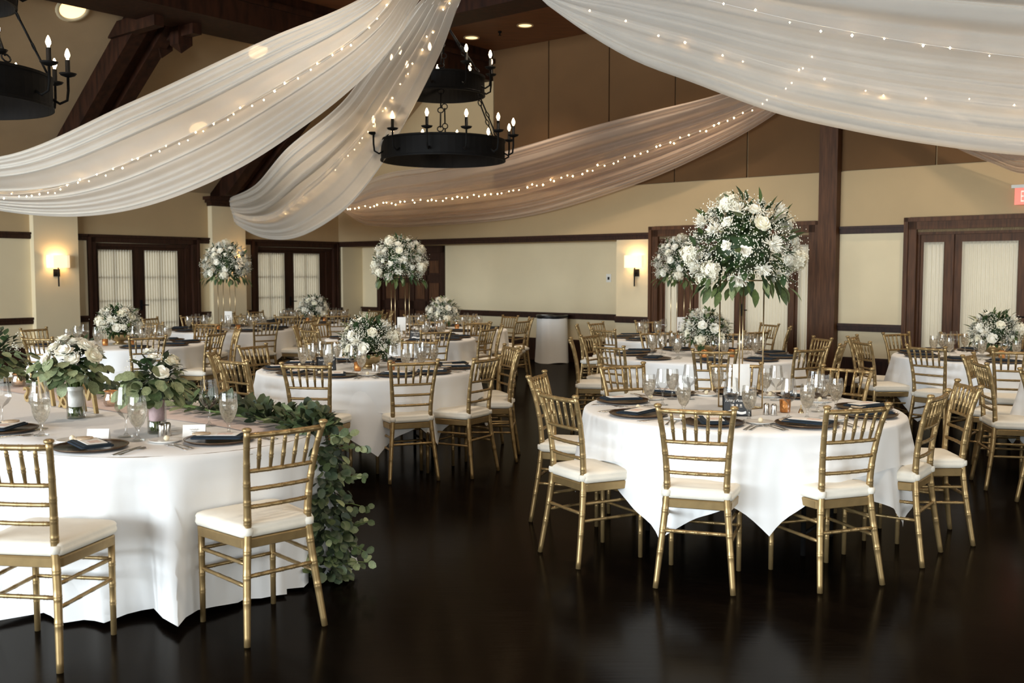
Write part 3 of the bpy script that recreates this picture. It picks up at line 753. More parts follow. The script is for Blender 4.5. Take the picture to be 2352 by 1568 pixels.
def build_chair():
    P = []
    G = 'gold_paint'
    def post(sg):
        pts = [(sg*.190, -.245, 0), (sg*.176, -.222, .15), (sg*.160, -.198, .32), (sg*.148, -.186, .46), (sg*.147, -.186, .54), (sg*.154, -.198, .66), (sg*.168, -.226, .80), (sg*.184, -.262, .915)]
        pts = spline(pts, 3)
        mb = bamboo(pts, lambda f: .0138+.0035*math.sin(math.pi*min(1, f*1.15)), [.20, .31, .42, .56, .645, .735, .83, .915], 9, 1.075)
        t = Vector(pts[-1]); mb.lathe([(.0175, -.004), (.020, .0), (.020, .008), (.012, .013), (0, .014)], 9, t); return mb
    for sg in (-1, 1): P.append(Part('back_post', post(sg).mesh('back_post', G)))
    for sg in (-1, 1):
        mb = bamboo([(sg*.178, .178, 0), (sg*.178, .178, .42)], lambda f: .0125+.003*f, [.33, .52, .74], 8, 1.08); P.append(Part('front_leg', mb.mesh('front_leg', G)))
    def rail(z, x, y, r, k, bow=.0):
        pts = [(-x, y, z), (-x*.5, y-bow*.75, z), (0, y-bow, z), (x*.5, y-bow*.75, z), (x, y, z)]
        return bamboo(pts, r, [.12+.76*i/(k-1) for i in range(k)], 8, 1.13).mesh('rail', G)
    P.append(Part('top_rail', rail(.892, .180, -.252, .0125, 5, .018)))
    for z, x, y in ((.735, .160, -.212), (.655, .153, -.198), (.577, .148, -.188)): P.append(Part('back_rail', rail(z, x, y, .0095, 5, .012)))
    mb = bamboo([(0, 0, 0), (0, -.038, .158)], lambda f: .0050+.0042*math.sin(math.pi*(.15+.75*f)), [.38, .80], 7, 1.18); SP = mb.mesh('spindle', G)
    for k in range(5):
        x = (k-2)*.0545; P.append(Part('spindle', SP, (x, -.222+.0025*abs(k-2), .735), (0, (k-2)*.035, 0)))
    ol = []
    for cx, cy, r, a0 in ((.165, .155, .045, 0), (-.165, .155, .045, 90), (-.148, -.168, .03, 180), (.148, -.168, .03, 270)):
        for k in range(6): a = R(a0+k*18); ol.append((cx+r*math.cos(a), cy+r*math.sin(a)))
    mb = MB(); mb.loft(ol, [(.398, .93), (.402, .965), (.438, .975), (.444, .95)]); P.append(Part('seat', mb.mesh('seat', G, False)))
    oc = [(x*1.0, y*1.0) for x, y in ol]
    mb = MB(); mb.loft(oc, [(.446, .94), (.450, .985), (.462, 1.01), (.474, 1.005), (.476, .995), (.488, 1.005), (.498, .98), (.505, .90), (.512, .55), (.514, .2)])
    P.append(Part('cushion', mb.mesh('cushion', 'cushion')))
    for sg in (-1, 1):
        mb = MB(); mb.lathe([(.018, -.017), (.0235, -.014), (.0245, 0), (.0235, .014), (.018, .017)], 10, (sg*.148, -.187, .474)); P.append(Part('cushion_tie', mb.mesh('cushion_tie', 'cushion')))
    def st(a, b, r, k): return bamboo([a, b], r, [.15+.7*i/(k-1) for i in range(k)], 7, 1.15).mesh('stretcher', G)
    for z in (.335, .245):
        for sg in (-1, 1): P.append(Part('side_stretcher', st((sg*(.157 if z > .3 else .168), -.20 if z > .3 else -.212, z), (sg*.178, .178, z), .0088, 4)))
        P.append(Part('front_stretcher', st((-.178, .178, z), (.178, .178, z), .0088, 4)))
    P.append(Part('back_stretcher', st((-.163, -.204, .285), (.163, -.204, .285), .0095, 5)))
    return P
CHAIR = build_chair()
def chair(x, y, fx, fy, label, group='gold chairs around the round tables'):
    return inst('banquet_chair', CHAIR, (x, y, 0), math.atan2(-fx, fy), label, 'chair', group)

# ================================================================== TABLE + CLOTH
TR, TZ = 0.915, 0.755
mb = MB(); mb.lathe([(0, TZ-.022), (TR-.01, TZ-.022), (TR, TZ-.015), (TR, TZ-.005), (TR-.01, TZ), (0, TZ)], 48); TTOP = mb.mesh('table_top', 'table_wood')
mb = MB(); mb.tube([(.48, .25, 0), (.48, .25, TZ-.02)], .014, 8); mb.tube([(.48, -.25, 0), (.48, -.25, TZ-.02)], .014, 8); mb.tube([(.48, -.25, .12), (.48, .25, .12)], .011, 8)
TLEG = mb.mesh('leg_frame', 'iron')
TABLE = [Part('table_top', TTOP), Part('leg_frame', TLEG), Part('leg_frame', TLEG, (0,0,0), (0, 0, math.pi))]
def cloth_mesh(base, point, r0, seed, ztop):
    rr = random.Random(seed); n = 176; ph = [rr.uniform(0, 6.28) for _ in range(5)]
    mb = MB(); ss = [.02, .05, .12, .25, .45, .65, .85, 1.0]
    def f(i, j):
        a = 2*math.pi*j/n; m_ = max(abs(math.cos(a)), abs(math.sin(a))); cor = (1/m_-1)/.4142
        if i < 4: 
            r = (.001, .45, .80, r0-.012)[i]; return (r*math.cos(a), r*math.sin(a), ztop-(.003 if i == 3 else 0))
        s = ss[i-4]; D = base+point*cor**1.15
        fold = s*(.010*math.sin(12*a+ph[0])+.007*math.sin(23*a+ph[1])+.012*math.sin(7*a+ph[2]))*(1+1.6*cor)
        flare = s*(.025+.05*cor) + .022*s*math.sin(30*a+ph[3])*cor
        r = r0 + .004*min(1, s*20) + flare + fold
        tw = .10*s*cor**2*math.sin(4*(a)+ph[4])
        return (r*math.cos(a+tw*.3), r*math.sin(a+tw*.3), ztop-.006-D*s)
    mb.grid(f, 12, n, True); return mb.mesh('tablecloth', 'tablecloth')
CL_UNDER = [cloth_mesh(.33, .24, TR+.002, k, TZ+.003) for k in (1, 2)]
CL_OVER = [cloth_mesh(.22, .30, TR+.016, k, TZ+.006) for k in (3, 4)]
ZT = TZ+.0065                                            # working surface of a guest table

# ================================================================== TABLEWARE
mb = MB(); mb.lathe([(0, .004), (.115, .004), (.155, .012), (.165, .016), (.166, .014), (.15, .004), (.11, 0), (0, 0)], 36); CHG = mb.mesh('charger_body', 'charger')
mb = MB(); mb.lathe([(.158, .0142), (.1665, .0185), (.1675, .0165), (.16, .012)], 36); CHR = mb.mesh('rim', 'charger_rim')
CHARGER = [Part('dish', CHG), Part('rim', CHR)]
def slab(w, d, h, mat, name, r=.004, z=0.0):
    mb = MB(); ol = []
    for cx, cy, a0 in ((w/2-r, d/2-r, 0), (-w/2+r, d/2-r, 90), (-w/2+r, -d/2+r, 180), (w/2-r, -d/2+r, 270)):
        for k in range(3): a = R(a0+k*45); ol.append((cx+r*math.cos(a), cy+r*math.sin(a)))
    mb.loft(ol, [(z, .97), (z+h*.3, 1), (z+h*.75, 1), (z+h, .98)]); return mb.mesh(name, mat, h > .01)
NAPKIN = [Part('folded_cloth', slab(.145, .245, .008, 'navy', 'folded_cloth', .012)), Part('fold', slab(.120, .236, .004, 'navy', 'fold', .008, .0085))]
MENU = [Part('sheet', slab(.09, .19, .0025, 'card', 'sheet')), Part('print', slab(.05, .07, .0008, 'blush_card', 'print', .004, .0026), (0, -.03, 0))]
mb = MB(); mb.lathe([(0, 0), (.042, 0), (.044, .003), (.042, .006), (0, .006)], 20); TAG_ = mb.mesh('disc', 'kraft')
mb = MB(); mb.lathe([(.030, .0062), (.033, .0068), (.036, .0062)], 20); TAGR = mb.mesh('print_ring', 'grey_print')
NAMETAG = [Part('disc', TAG_), Part('print_ring', TAGR)]
mb = MB(); mb.lathe([(0, .003), (.055, .004), (.078, .012), (.08, .011), (.058, 0), (0, 0)], 28); BPLATE = [Part('plate', mb.mesh('bread_plate', 'china'))]
mb = MB(); mb.lathe([(0, -.014), (.010, -.010), (.0145, 0), (.010, .010), (0, .0145)], 12); BUTTER = [Part('ball', mb.mesh('butter_ball', 'butter'))]
def cutlery(kind):
    mb = MB(); 
    def strip(pts):      # (y, halfwidth, z)
        vs = []
        for y, w, z in pts: vs += [(-w, y, z), (w, y, z), (w*.8, y, z+.0022), (-w*.8, y, z+.0022)]
        m = len(pts); mb.add(vs, [(i*4+k, i*4+(k+1) % 4, (i+1)*4+(k+1) % 4, (i+1)*4+k) for i in range(m-1) for k in range(4)]+[(3,2,1,0), tuple((m-1)*4+k for k in range(4))])
    h = [(-.105, .005, .002), (-.10, .010, .002), (-.06, .006, .004), (.02, .0035, .006)]
    if kind == 'fork':
        strip(h+[(.045, .010, .004), (.06, .012, .003)])
        for x in (-.0095, -.0032, .0032, .0095):
            mb.box(x-.0017, x+.0017, .058, .098, .003, .0052)
    elif kind == 'knife': strip([(-.115, .007, .001), (-.11, .009, .001), (-.02, .007, .003), (0, .006, .003), (.02, .010, .001), (.09, .009, .001), (.112, .002, .001)])
    else: strip(h+[(.045, .010, .004), (.065, .0185, .001), (.085, .018, .001), (.10, .008, .003)])
    return [Part(kind, mb.mesh(kind, 'silver'))]
FORK, KNIFE, SPOON = cutlery('fork'), cutlery('knife'), cutlery('spoon')
mb = MB(); mb.lathe([(0, .002), (.034, .001), (.036, .003), (.012, .008), (.0045, .02), (.004, .075), (.008, .085), (.030, .102), (.0455, .128), (.044, .15), (.038, .19), (.034, .222)], 20)
WINE = [Part('bowl_and_stem', mb.mesh('wine_glass', 'glass'))]
mb = MB(); mb.lathe([(0, .002), (.032, .001), (.034, .003), (.014, .009), (.006, .02), (.006, .045), (.010, .056), (.026, .075), (.037, .105), (.0405, .135), (.039, .165), (.036, .192)], 20); GOB = mb.mesh('goblet', 'glass')
mb = MB(); mb.lathe([(0, .060), (.010, .0615), (.0245, .078), (.0352, .106), (.0387, .135), (.0376, .160), (0, .160)], 18); WAT = mb.mesh('iced_water', 'ice_water')
GOBLET = [Part('goblet', GOB), Part('iced_water', WAT)]
mb = MB(); mb.lathe([(0, .003), (.026, .003), (.029, .006), (.033, .075), (.031, .075), (.027, .02), (0, .02)], 20); VO = mb.mesh('cup', 'copper')
mb = MB(); mb.lathe([(0, .02), (.024, .02), (.025, .045), (0, .046)], 14); VW = mb.mesh('candle', 'wax')
mb = MB(); mb.lathe([(0, .046), (.004, .052), (.0045, .058), (.002, .068), (0, .072)], 8); VF = mb.mesh('flame', 'flame')
VOTIVE = [Part('cup', VO), Part('candle', VW), Part('flame', VF)]
mb = MB(); mb.lathe([(0, 0), (.019, 0), (.020, .005), (.0145, .035), (.0165, .058), (.012, .066), (0, .068)], 14); SHAKER = [Part('shaker', mb.mesh('shaker', 'silver'))]
mb = MB(); mb.lathe([(.016, 0), (.0155, .004), (.010, .018), (.007, .024), (.003, .026), (.003, .040), (.005, .044), (0, .047)], 14); BELL = [Part('bell', mb.mesh('bell', 'gold_metal'))]
mb = MB(); mb.box(-.052, .052, -.002, .002, .09, .26); mb.box(-.004, .004, -.003, .003, 0, .095); mb.box(-.03, .03, -.02, .02, 0, .004); TNUM = mb.mesh('table_card', 'card', False)
def sign_parts():
    M = Matrix.Rotation(R(-14), 4, 'X')
    mb = MB(); mb.box(-.075, .075, -.004, .004, 0, .112, M); mb.box(-.02, .02, 0, .06, 0, .004); bd = mb.mesh('board', 'chalk', False)
    mb = MB()
    for x0, x1, z0, z1 in ((-.079, -.074, 0, .116), (.074, .079, 0, .116), (-.079, .079, .111, .116), (-.079, .079, 0, .004)): mb.box(x0, x1, -.006, .006, z0, z1, M)
    fr = mb.mesh('edge', 'iron', False)
    t = text_mesh('Taking Pictures?', .021, .0004, 'white_print', .35, .0002)
    mb = MB()
    for k in (-1, 0, 1): mb.box(k*.022-.006, k*.022+.006, -.0055, -.0045, .056, .068, M); mb.box(k*.022-.008, k*.022+.008, -.0055, -.0045, .050, .0525, M)
    ic = mb.mesh('icons', 'grey_print', False)
    mb = MB(); n = 14
    mb.add([M @ Vector((-.05+.1*i/(n-1), -.0055, .016+.006*math.sin(i/(n-1)*6.28)+dz)) for i in range(n) for dz in (0, .014)], [(2*i, 2*i+2, 2*i+3, 2*i+1) for i in range(n-1)])
    bn = mb.mesh('banner', 'white_print', False)
    return [Part('board', bd), Part('edge', fr), Part('lettering', t, tuple(M @ Vector((0, -.0052, .082))), (math.pi/2-R(14), 0, 0)), Part('icons', ic), Part('banner', bn)]
SIGN = sign_parts()
# ================================================================== FLOWERS
def sph(a, e): return Vector((math.cos(a)*math.cos(e), math.sin(a)*math.cos(e), math.sin(e)))
def petal_patch(mb, ang, tilt, w, h, cup, base=0.0, zb=0.0, curl=0.0):
    nu, nv = 4, 5
    ca, sa = math.cos(ang), math.sin(ang)
    def f(i, j):
        u = i/(nu-1); v = j/(nv-1)*2-1
        ww = w*math.sin(math.pi*(.22+.62*u))
        x = base + h*u*math.sin(tilt) + curl*u*u*h - cup*(v*v)*ww
        y = v*ww; z = zb + h*u*math.cos(tilt) - curl*.5*u**3*h - .12*h*(v*v)*u
        return (x*ca-y*sa, x*sa+y*ca, z)
    mb.grid(f, nu, nv)
def rose(mat, seed, open_=1.0):
    rr = random.Random(seed); mb = MB()
    mb.lathe([(0, -.3), (.35, -.25), (.52, .0), (.46, .3), (.2, .42), (0, .36)], 10)
    for n, b, t, w, h, c in ((3, .10, .10, .30, .70, .5), (4, .20, .25, .42, .80, .45), (5, .30, .45*open_, .52, .86, .4), (6, .36, .85*open_, .58, .88, .3), (6, .34, 1.2*open_, .56, .84, .2)):
        off = rr.uniform(0, 6)
        for k in range(n): petal_patch(mb, off+2*math.pi*k/n+rr.uniform(-.1, .1), t+rr.uniform(-.08, .08), w, h, c, b*.5, -.22, .12)
    return mb.mesh('rose', mat)
def spider(seed):
    rr = random.Random(seed); mb = MB()
    for k in range(70):
        a = rr.uniform(0, 6.283); e = math.asin(rr.uniform(-.15, 1)); d = sph(a, e); L = rr.uniform(.75, 1.05)
        x = d.cross(Vector((0, 0, 1))); x = x.normalized() if x.length > .05 else Vector((1, 0, 0)); up = x.cross(d)
        w = .055; b = d*.1
        mid = d*(L*.6)+up*.06; tip = d*L+up*.20
        mb.add([b-x*w*.6, b+x*w*.6, mid+x*w, mid-x*w, tip+x*w*.6, tip-x*w*.6, mid-up*.04], [(0,1,2,3), (3,2,4,5), (0,6,1), (6,3,2)])
    mb.lathe([(0, -.2), (.25, -.1), (.3, .05), (.2, .25), (0, .3)], 8)
    return mb.mesh('spider_mum', 'petal')
def carnation(seed, mat='petal'):
    rr = random.Random(seed); mb = MB()
    mb.lathe([(0, -.3), (.45, -.15), (.6, .1), (.45, .4), (0, .5)], 10)
    for k in range(34):
        a = rr.uniform(0, 6.283); t = rr.uniform(.1, 1.25); petal_patch(mb, a, t, .34, .85, .25, .05, -.15, rr.uniform(-.1, .25))
    return mb.mesh('carnation', mat)
def hydrangea(seed):
    rr = random.Random(seed); mb = MB()
    for k in range(60):
        d = sph(rr.uniform(0, 6.283), math.asin(rr.uniform(-.3, 1))); c = d*rr.uniform(.72, .95)
        x = d.cross(Vector((.3, .2, 1))).normalized(); y = d.cross(x); o = rr.uniform(0, 1.5)
        for q in range(4):
            a = o+q*math.pi/2; p = x*math.cos(a)+y*math.sin(a); s = d.cross(p)
            mb.add([c, c+p*.12+s*.09+d*.02, c+p*.23+d*.05, c+p*.12-s*.09+d*.02], [(0,1,2,3)])
    mb.lathe([(0, -.6), (.5, -.4), (.72, 0), (.55, .45), (0, .72)], 10)
    return mb.mesh('hydrangea', 'petal_cream')
ROSES = [rose('petal', 1), rose('petal', 2, .8), rose('petal_cream', 3, .9)]
MUMS = [spider(4), spider(5)]
CARN = [carnation(6), carnation(7)]
HYD = hydrangea(8)
def leaf_geo(mb, c, d, up, L, w, bend=.15, kind='point'):
    x = d.cross(up); x = x.normalized() if x.length > 1e-3 else Vector((1, 0, 0)); n = x.cross(d)
    prof = ((0, .03), (.25, .75), (.5, 1.0), (.78, .62), (1, .02)) if kind == 'point' else ((0, .08), (.2, .75), (.5, 1.0), (.82, .78), (1, .12))
    vs = []
    for f, k in prof:
        p = c + d*(L*f) - n*(bend*L*f*f)
        vs += [p - x*(w*k) + n*(w*.22*k), p, p + x*(w*k) + n*(w*.22*k)]
    fs = []
    for i in range(len(prof)-1): fs += [(3*i, 3*i+1, 3*i+4, 3*i+3), (3*i+1, 3*i+2, 3*i+5, 3*i+4)]
    mb.add(vs, fs)
def single_leaf(kind, mat, w, bend, name='leaf'):
    mb = MB(); leaf_geo(mb, Vector((0,0,0)), Vector((1,0,0)), Vector((0,0,1)), 1.0, w, bend, kind); return mb.mesh(name, mat)
LF_POINT = {m: single_leaf('point', m, .20, .2) for m in ('leaf_dark', 'leaf_mid', 'leaf_pale')}
LF_ROUND = {m: single_leaf('round', m, .40, .12) for m in ('eucalyptus', 'eucalyptus_dark', 'garland_leaf')}
LF_OVAL = {m: single_leaf('round', m, .26, .2) for m in ('garland_leaf', 'eucalyptus_dark', 'eucalyptus')}
def eul(d, up):
    """rotation putting local X on d, local Z near up"""
    d = d.normalized(); y = up.cross(d); y = y.normalized() if y.length > 1e-3 else Vector((0, 1, 0)); z = d.cross(y)
    return tuple(Matrix(((d.x, y.x, z.x), (d.y, y.y, z.y), (d.z, y.z, z.z))).to_euler())
def eulz(d):
    return tuple(d.to_track_quat('Z', 'Y').to_euler())
def arrangement(seed, rx, rz, ztop_c, nfl, low, trail):
    """dome of flowers: centre at ztop_c, horizontal radius rx, vertical radius rz. returns parts"""
    rr = random.Random(seed); parts = []; c = Vector((0, 0, ztop_c))
    emin = -.55 if not low else -.45
    mb = MB()
    for k in range(int(620 if not low else 380)):       # greenery under the blooms
        d = sph(rr.uniform(0, 6.283), math.asin(rr.uniform(math.sin(emin)-.15, 1)))
        p = c+Vector((d.x*rx, d.y*rx, d.z*rz))*rr.uniform(.45, .92)
        dd = (d*1.0+Vector((rr.uniform(-.6, .6), rr.uniform(-.6, .6), rr.uniform(-.6, .6)))).normalized()
        mb.cur = rr.choice((0, 0, 1)); leaf_geo(mb, p, dd, Vector((0, 0, 1)), rr.uniform(.05, .09), rr.uniform(.010, .02), .2)
    mb.cur = 0; n0 = 10
    mb.lathe([(.02, -rz*.42)]+[(rx*.50*math.cos(e), rz*.55*math.sin(e)) for e in (-.4, 0, .5, 1.0, 1.4)]+[(0.001, rz*.55)], 14, c)
    parts.append(Part('foliage', mb.mesh('foliage', ['leaf_dark', 'leaf_mid']), kind='stuff'))
    mb = MB()                                            # gypsophila sprays
    for k in range(int(nfl*5.5)):
        d = sph(rr.uniform(0, 6.283), math.asin(rr.uniform(math.sin(emin), 1)))
        q0 = c+Vector((d.x*rx, d.y*rx, d.z*rz))*rr.uniform(.84, 1.0)
        for q in range(rr.randint(12, 22)):
            p = q0+Vector((rr.gauss(0, .028), rr.gauss(0, .028), rr.gauss(0, .024))); r = rr.uniform(.0032, .0058)
            mb.add([p+Vector(v)*r for v in ((1,0,0),(-1,0,0),(0,1,0),(0,-1,0),(0,0,1),(0,0,-1))], [(0,2,4),(2,1,4),(1,3,4),(3,0,4),(2,0,5),(1,2,5),(3,1,5),(0,3,5)])
    parts.append(Part('babys_breath', mb.mesh('babys_breath', 'babys_breath'), kind='stuff'))
    placed = []; tries = 0
    while len(placed) < nfl and tries < 4000:            # blooms spread over the dome
        tries += 1
        d = sph(rr.uniform(0, 6.283), math.asin(rr.uniform(math.sin(emin), 1)))
        if all((d-q).length > (1.75/math.sqrt(nfl))*1.02 for q in placed): placed.append(d)
    for k, d in enumerate(placed):
        p = c+Vector((d.x*rx, d.y*rx, d.z*rz))*.93
        nd = Vector((d.x/rx, d.y/rx, d.z/rz)).normalized()
        ty = rr.choice('rrrrrccmmmh') if k else 'h'
        if ty == 'r': parts.append(Part('rose', rr.choice(ROSES), tuple(p), eulz(nd), rr.uniform(.042, .054)))
        elif ty == 'c': parts.append(Part('carnation', rr.choice(CARN), tuple(p), eulz(nd), rr.uniform(.036, .044)))
        elif ty == 'm': parts.append(Part('spider_mum', rr.choice(MUMS), tuple(p), eulz(nd), rr.uniform(.056, .070)))
        else: parts.append(Part('hydrangea', HYD, tuple(p), eulz(nd), rr.uniform(.066, .08)))
    nl = 72 if trail else 30
    for k in range(nl):                                  # large leaves that can be told apart
        if k < nl*.5 and trail:
            a = rr.uniform(0, 6.283); d = Vector((math.cos(a)*.8, math.sin(a)*.8, -rr.uniform(.4, 1.4))).normalized()
            p = c+Vector((math.cos(a)*rx*rr.uniform(.5, .95), math.sin(a)*rx*rr.uniform(.5, .95), -rz*rr.uniform(.45, .75)))
        else:
            d0 = sph(rr.uniform(0, 6.283), math.asin(rr.uniform(-.6, 1))); p = c+Vector((d0.x*rx, d0.y*rx, d0.z*rz))*.9
            d = (d0+Vector((rr.uniform(-.7, .7), rr.uniform(-.7, .7), rr.uniform(-.4, .7)))).normalized()
        parts.append(Part('leaf', LF_POINT[rr.choice(('leaf_dark', 'leaf_mid', 'leaf_mid', 'leaf_pale'))], tuple(p), eul(d, Vector((rr.uniform(-.3, .3), rr.uniform(-.3, .3), 1))), rr.uniform(.075, .12)))
    return parts
def stand_parts(h, w):
    P = []; q = w/2
    for x, y in ((q, q), (-q, q), (-q, -q), (q, -q)):
        mb = MB(); mb.tube([(x, y, 0), (x, y, h)], .0045, 6); P.append(Part('stand_leg', mb.mesh('stand_leg', 'gold_metal')))
    for z in (.004, h):
        mb = MB()
        for a, b in (((q, q), (-q, q)), ((-q, q), (-q, -q)), ((-q, -q), (q, -q)), ((q, -q), (q, q))): mb.tube([(*a, z), (*b, z)], .0045, 6)
        P.append(Part('stand_hoop', mb.mesh('stand_hoop', 'gold_metal')))
    return P
TALL = [stand_parts(.76, .18)+arrangement(s, .33, .325, .93, 42, False, True) for s in (31, 44)]
mb = MB(); mb.lathe([(0, 0), (.075, 0), (.08, .008), (.045, .02), (.045, .03), (.085, .05), (.11, .09), (.115, .125), (.108, .125), (.10, .09), (0, .08)], 24); BOWL = mb.mesh('pedestal_bowl', 'gold_metal')
LOW = [[Part('pedestal_bowl', BOWL)]+arrangement(s, .225, .210, .225, 27, True, False) for s in (52, 65)]

# ================================================================== GUEST TABLES
BINS = {0: 'right side', 30: 'right side toward the back', 60: 'back right', 90: 'far side', 120: 'back left', 150: 'left side toward the back',
        180: 'left side', 210: 'left side toward the front', 240: 'front left', 270: 'near side', 300: 'front right', 330: 'right side toward the front'}
def seat_names(angs):
    used = {}; out = []
    for a in angs:
        b = sorted(BINS, key=lambda k: min((a-k) % 360, (k-a) % 360))
        pick = next((k for k in b if k not in used), b[0]); used[pick] = 1; out.append(BINS[pick])
    return out
def guest_table(px, py, angs, desc, deco, level, crot=(0, 45), seed=0, card=None, sign=None, xy=None, chairs=True, deco_rot=0.0):
    c = Vector(xy) if xy else atz(px, py, ZT); x, y = c.x, c.y
    rr = random.Random(seed)
    inst('banquet_table', TABLE, (x, y, 0), rr.uniform(0, 3), 'round folding table under white cloths, the ' + desc, 'table', 'round guest tables')
    inst('tablecloth', [Part('tablecloth', CL_UNDER[seed % 2])], (x, y, 0), R(crot[1]), 'white under cloth with pointed corners hanging from the ' + desc, 'tablecloth', 'white under cloths')
    inst('tablecloth', [Part('tablecloth', CL_OVER[seed % 2])], (x, y, 0), R(crot[0]), 'white square top cloth spread over the ' + desc, 'tablecloth', 'white top cloths')
    pos = {}
    for k, a in enumerate(angs):
        if isinstance(a, tuple):                         # back feet given in pixels
            f1, f2 = atz(*a[0], 0), atz(*a[1], 0); m_ = (f1+f2)/2; e_ = (f2-f1).normalized(); fw = Vector((-e_.y, e_.x, 0))
            if fw.dot(Vector((x-m_.x, y-m_.y, 0))) < 0: fw = -fw
            cc = m_ + fw*.245; pos[k] = (cc, fw)
    angs = [math.degrees(math.atan2(pos[k][0].y-y, pos[k][0].x-x)) % 360 if k in pos else a for k, a in enumerate(angs)]
    for k, (a, nm) in enumerate(zip(angs, seat_names(angs))):
        ca, sa = math.cos(R(a)), math.sin(R(a))
        if k in pos:
            cc, fw = pos[k]; chair(cc.x, cc.y, fw.x, fw.y, 'gold chair with white cushion, %s of %s' % (nm, desc))
        elif chairs:
            rad = 1.035+rr.uniform(-.03, .05); tw = R(rr.uniform(-4, 4))
            chair(x+ca*rad, y+sa*rad, -math.cos(R(a)+tw), -math.sin(R(a)+tw), 'gold chair with white cushion, %s of %s' % (nm, desc))
        if level == 0: continue
        fx, fy = -ca, -sa; rx_, ry_ = fy, -fx            # forward (to centre), right hand
        def at(fw, rt, z=0.0): return (x+ca*.725+fx*fw+rx_*rt, y+sa*.725+fy*fw+ry_*rt, ZT+z)
        rz = math.atan2(-fx, fy)
        L = nm + ' of ' + desc
        inst('charger_plate', CHARGER, at(0, 0), rz, 'bronze charger plate, ' + L, 'plate', 'bronze charger plates')
        j = rr.uniform(-.25, .25)
        inst('napkin', NAPKIN, at(-.01, .0, .0195), rz+R(28)+j, 'folded navy napkin, ' + L, 'napkin', 'navy napkins')
        inst('goblet', GOBLET, at(.20+rr.uniform(-.02, .02), .13+rr.uniform(-.02, .02)), rr.uniform(0, 6), 'water goblet with ice, ' + L, 'glass', 'water goblets')
        inst('wine_glass', WINE, at(.27+rr.uniform(-.02, .02), .045+rr.uniform(-.02, .02)), rr.uniform(0, 6), 'empty wine glass, ' + L, 'glass', 'empty wine glasses')
        if level < 2: continue
        inst('menu_card', MENU, at(-.0, .005, .0325), rz+R(28)+j, 'white menu card on napkin, ' + L, 'card', 'menu cards')
        inst('name_tag', NAMETAG, at(.055, -.085, .022), 0, 'round kraft name tag, ' + L, 'tag', 'kraft name tags')
        inst('bread_plate', BPLATE, at(.14, -.20), 0, 'small white bread plate, ' + L, 'plate', 'bread plates')
        inst('butter_ball', BUTTER, at(.13, -.20, .018), 0, 'butter ball on bread plate, ' + L, 'butter', 'butter balls')
        inst('fork', FORK, at(-.02, -.195), rz+R(4), 'inner silver fork, ' + L, 'fork', 'inner forks')
        inst('fork', FORK, at(-.035, -.228), rz+R(7), 'outer silver fork, ' + L, 'fork', 'outer forks')
        inst('knife', KNIFE, at(-.02, .198), rz-R(3), 'silver knife, ' + L, 'knife', 'table knives')
        inst('spoon', SPOON, at(-.03, .230), rz-R(5), 'silver spoon, ' + L, 'spoon', 'spoons')
    z = ZT
    if deco == 'tall':
        inst('tall_flower_stand', TALL[seed % 2], (x, y, z), deco_rot, 'tall white flower dome on thin gold stand, ' + desc, 'floral centerpiece', 'tall centerpieces')
    elif deco == 'low':
        inst('flower_bowl', LOW[seed % 2], (x, y, z), deco_rot, 'low white flower bouquet in gold pedestal bowl, ' + desc, 'floral centerpiece', 'low centerpieces')
    if level >= 1:
        for k, ao in enumerate((-100, -50)):
            a = R(ao); inst('votive_candle', VOTIVE, (x+math.cos(a)*.33, y+math.sin(a)*.27, z), 0, 'copper votive candle, %s of centerpiece on %s' % (('left', 'right')[k], desc), 'candle', 'copper votives')
    if level >= 2:
        for k, (dx, dy) in enumerate(((.08, -.30), (.115, -.33))): inst('salt_shaker' if k else 'pepper_shaker', SHAKER, (x+dx, y+dy, z), 0, 'silver %s shaker on the %s' % (('pepper', 'salt')[k], desc), 'shaker', 'shaker pairs')
    if card:
        o = inst('table_card', [Part('card_board', TNUM)] + ([Part('numeral', text_mesh(card, .09, .0004, 'grey_print'), (0, -.0028, .14), (math.pi/2, 0, 0))] if card != ' ' else []),
             (x+.01, y+.03, z), R(8), 'white upright table card inside gold stand, ' + desc, 'card', 'table cards')
    if sign:
        inst('picture_sign', SIGN, (x+sign[0], y+sign[1], z), sign[2], 'small chalkboard sign about taking pictures on the ' + desc, 'sign', 'chalkboard signs')
    return x, y
A36 = lambda a0: [(a0+36*k) % 360 for k in range(10)]
t1 = guest_table(1700, 936, [((1212, 1203), (1262, 1162)), ((1243, 1268), (1325, 1305)), ((1507, 1350), (1682, 1367)), ((1885, 1362), (2025, 1343)), ((2117, 1305), (2162, 1266)), 356, 45, 78, 116], 'nearest right table', 'tall', 2, (40, 9), 0, ' ', (-.10, -.36, R(-6)), deco_rot=R(28))
inst('bell', BELL, (t1[0]+.30, t1[1]-.22, ZT), 0, 'tiny gold bell on the nearest right table', 'bell')
guest_table(848, 845, [258, ((895, 1112), (1008, 1103)), ((1084, 1100), (1145, 1080)), 357, 22, 76, 116, 153, 188, 226], 'nearest middle table', 'low', 2, (-5, 55), 1, None, (-.32, -.22, R(25)), deco_rot=1.0)
guest_table(1620, 816, [263, 303, 337, 15, 63, 103, 143, 178, 218], 'second right table', 'low', 1, (25, 70), 2, deco_rot=2.2)
guest_table(1562, 776, [258, 300, 340, 20, 62, 100, 140, 178, 218], 'back right table', 'tall', 1, (5, 50), 3, ' ', deco_rot=R(15))
guest_table(2284, 818, [111, 150, 184, 219, 251, 290, 326, 10, 50, 80], 'far right table', 'low', 1, (20, 68), 5, deco_rot=.5)
guest_table(0, 0, [143, 174, 206, 240], 'right edge table', None, 0, (10, 55), 6, xy=(4.72, 7.15))
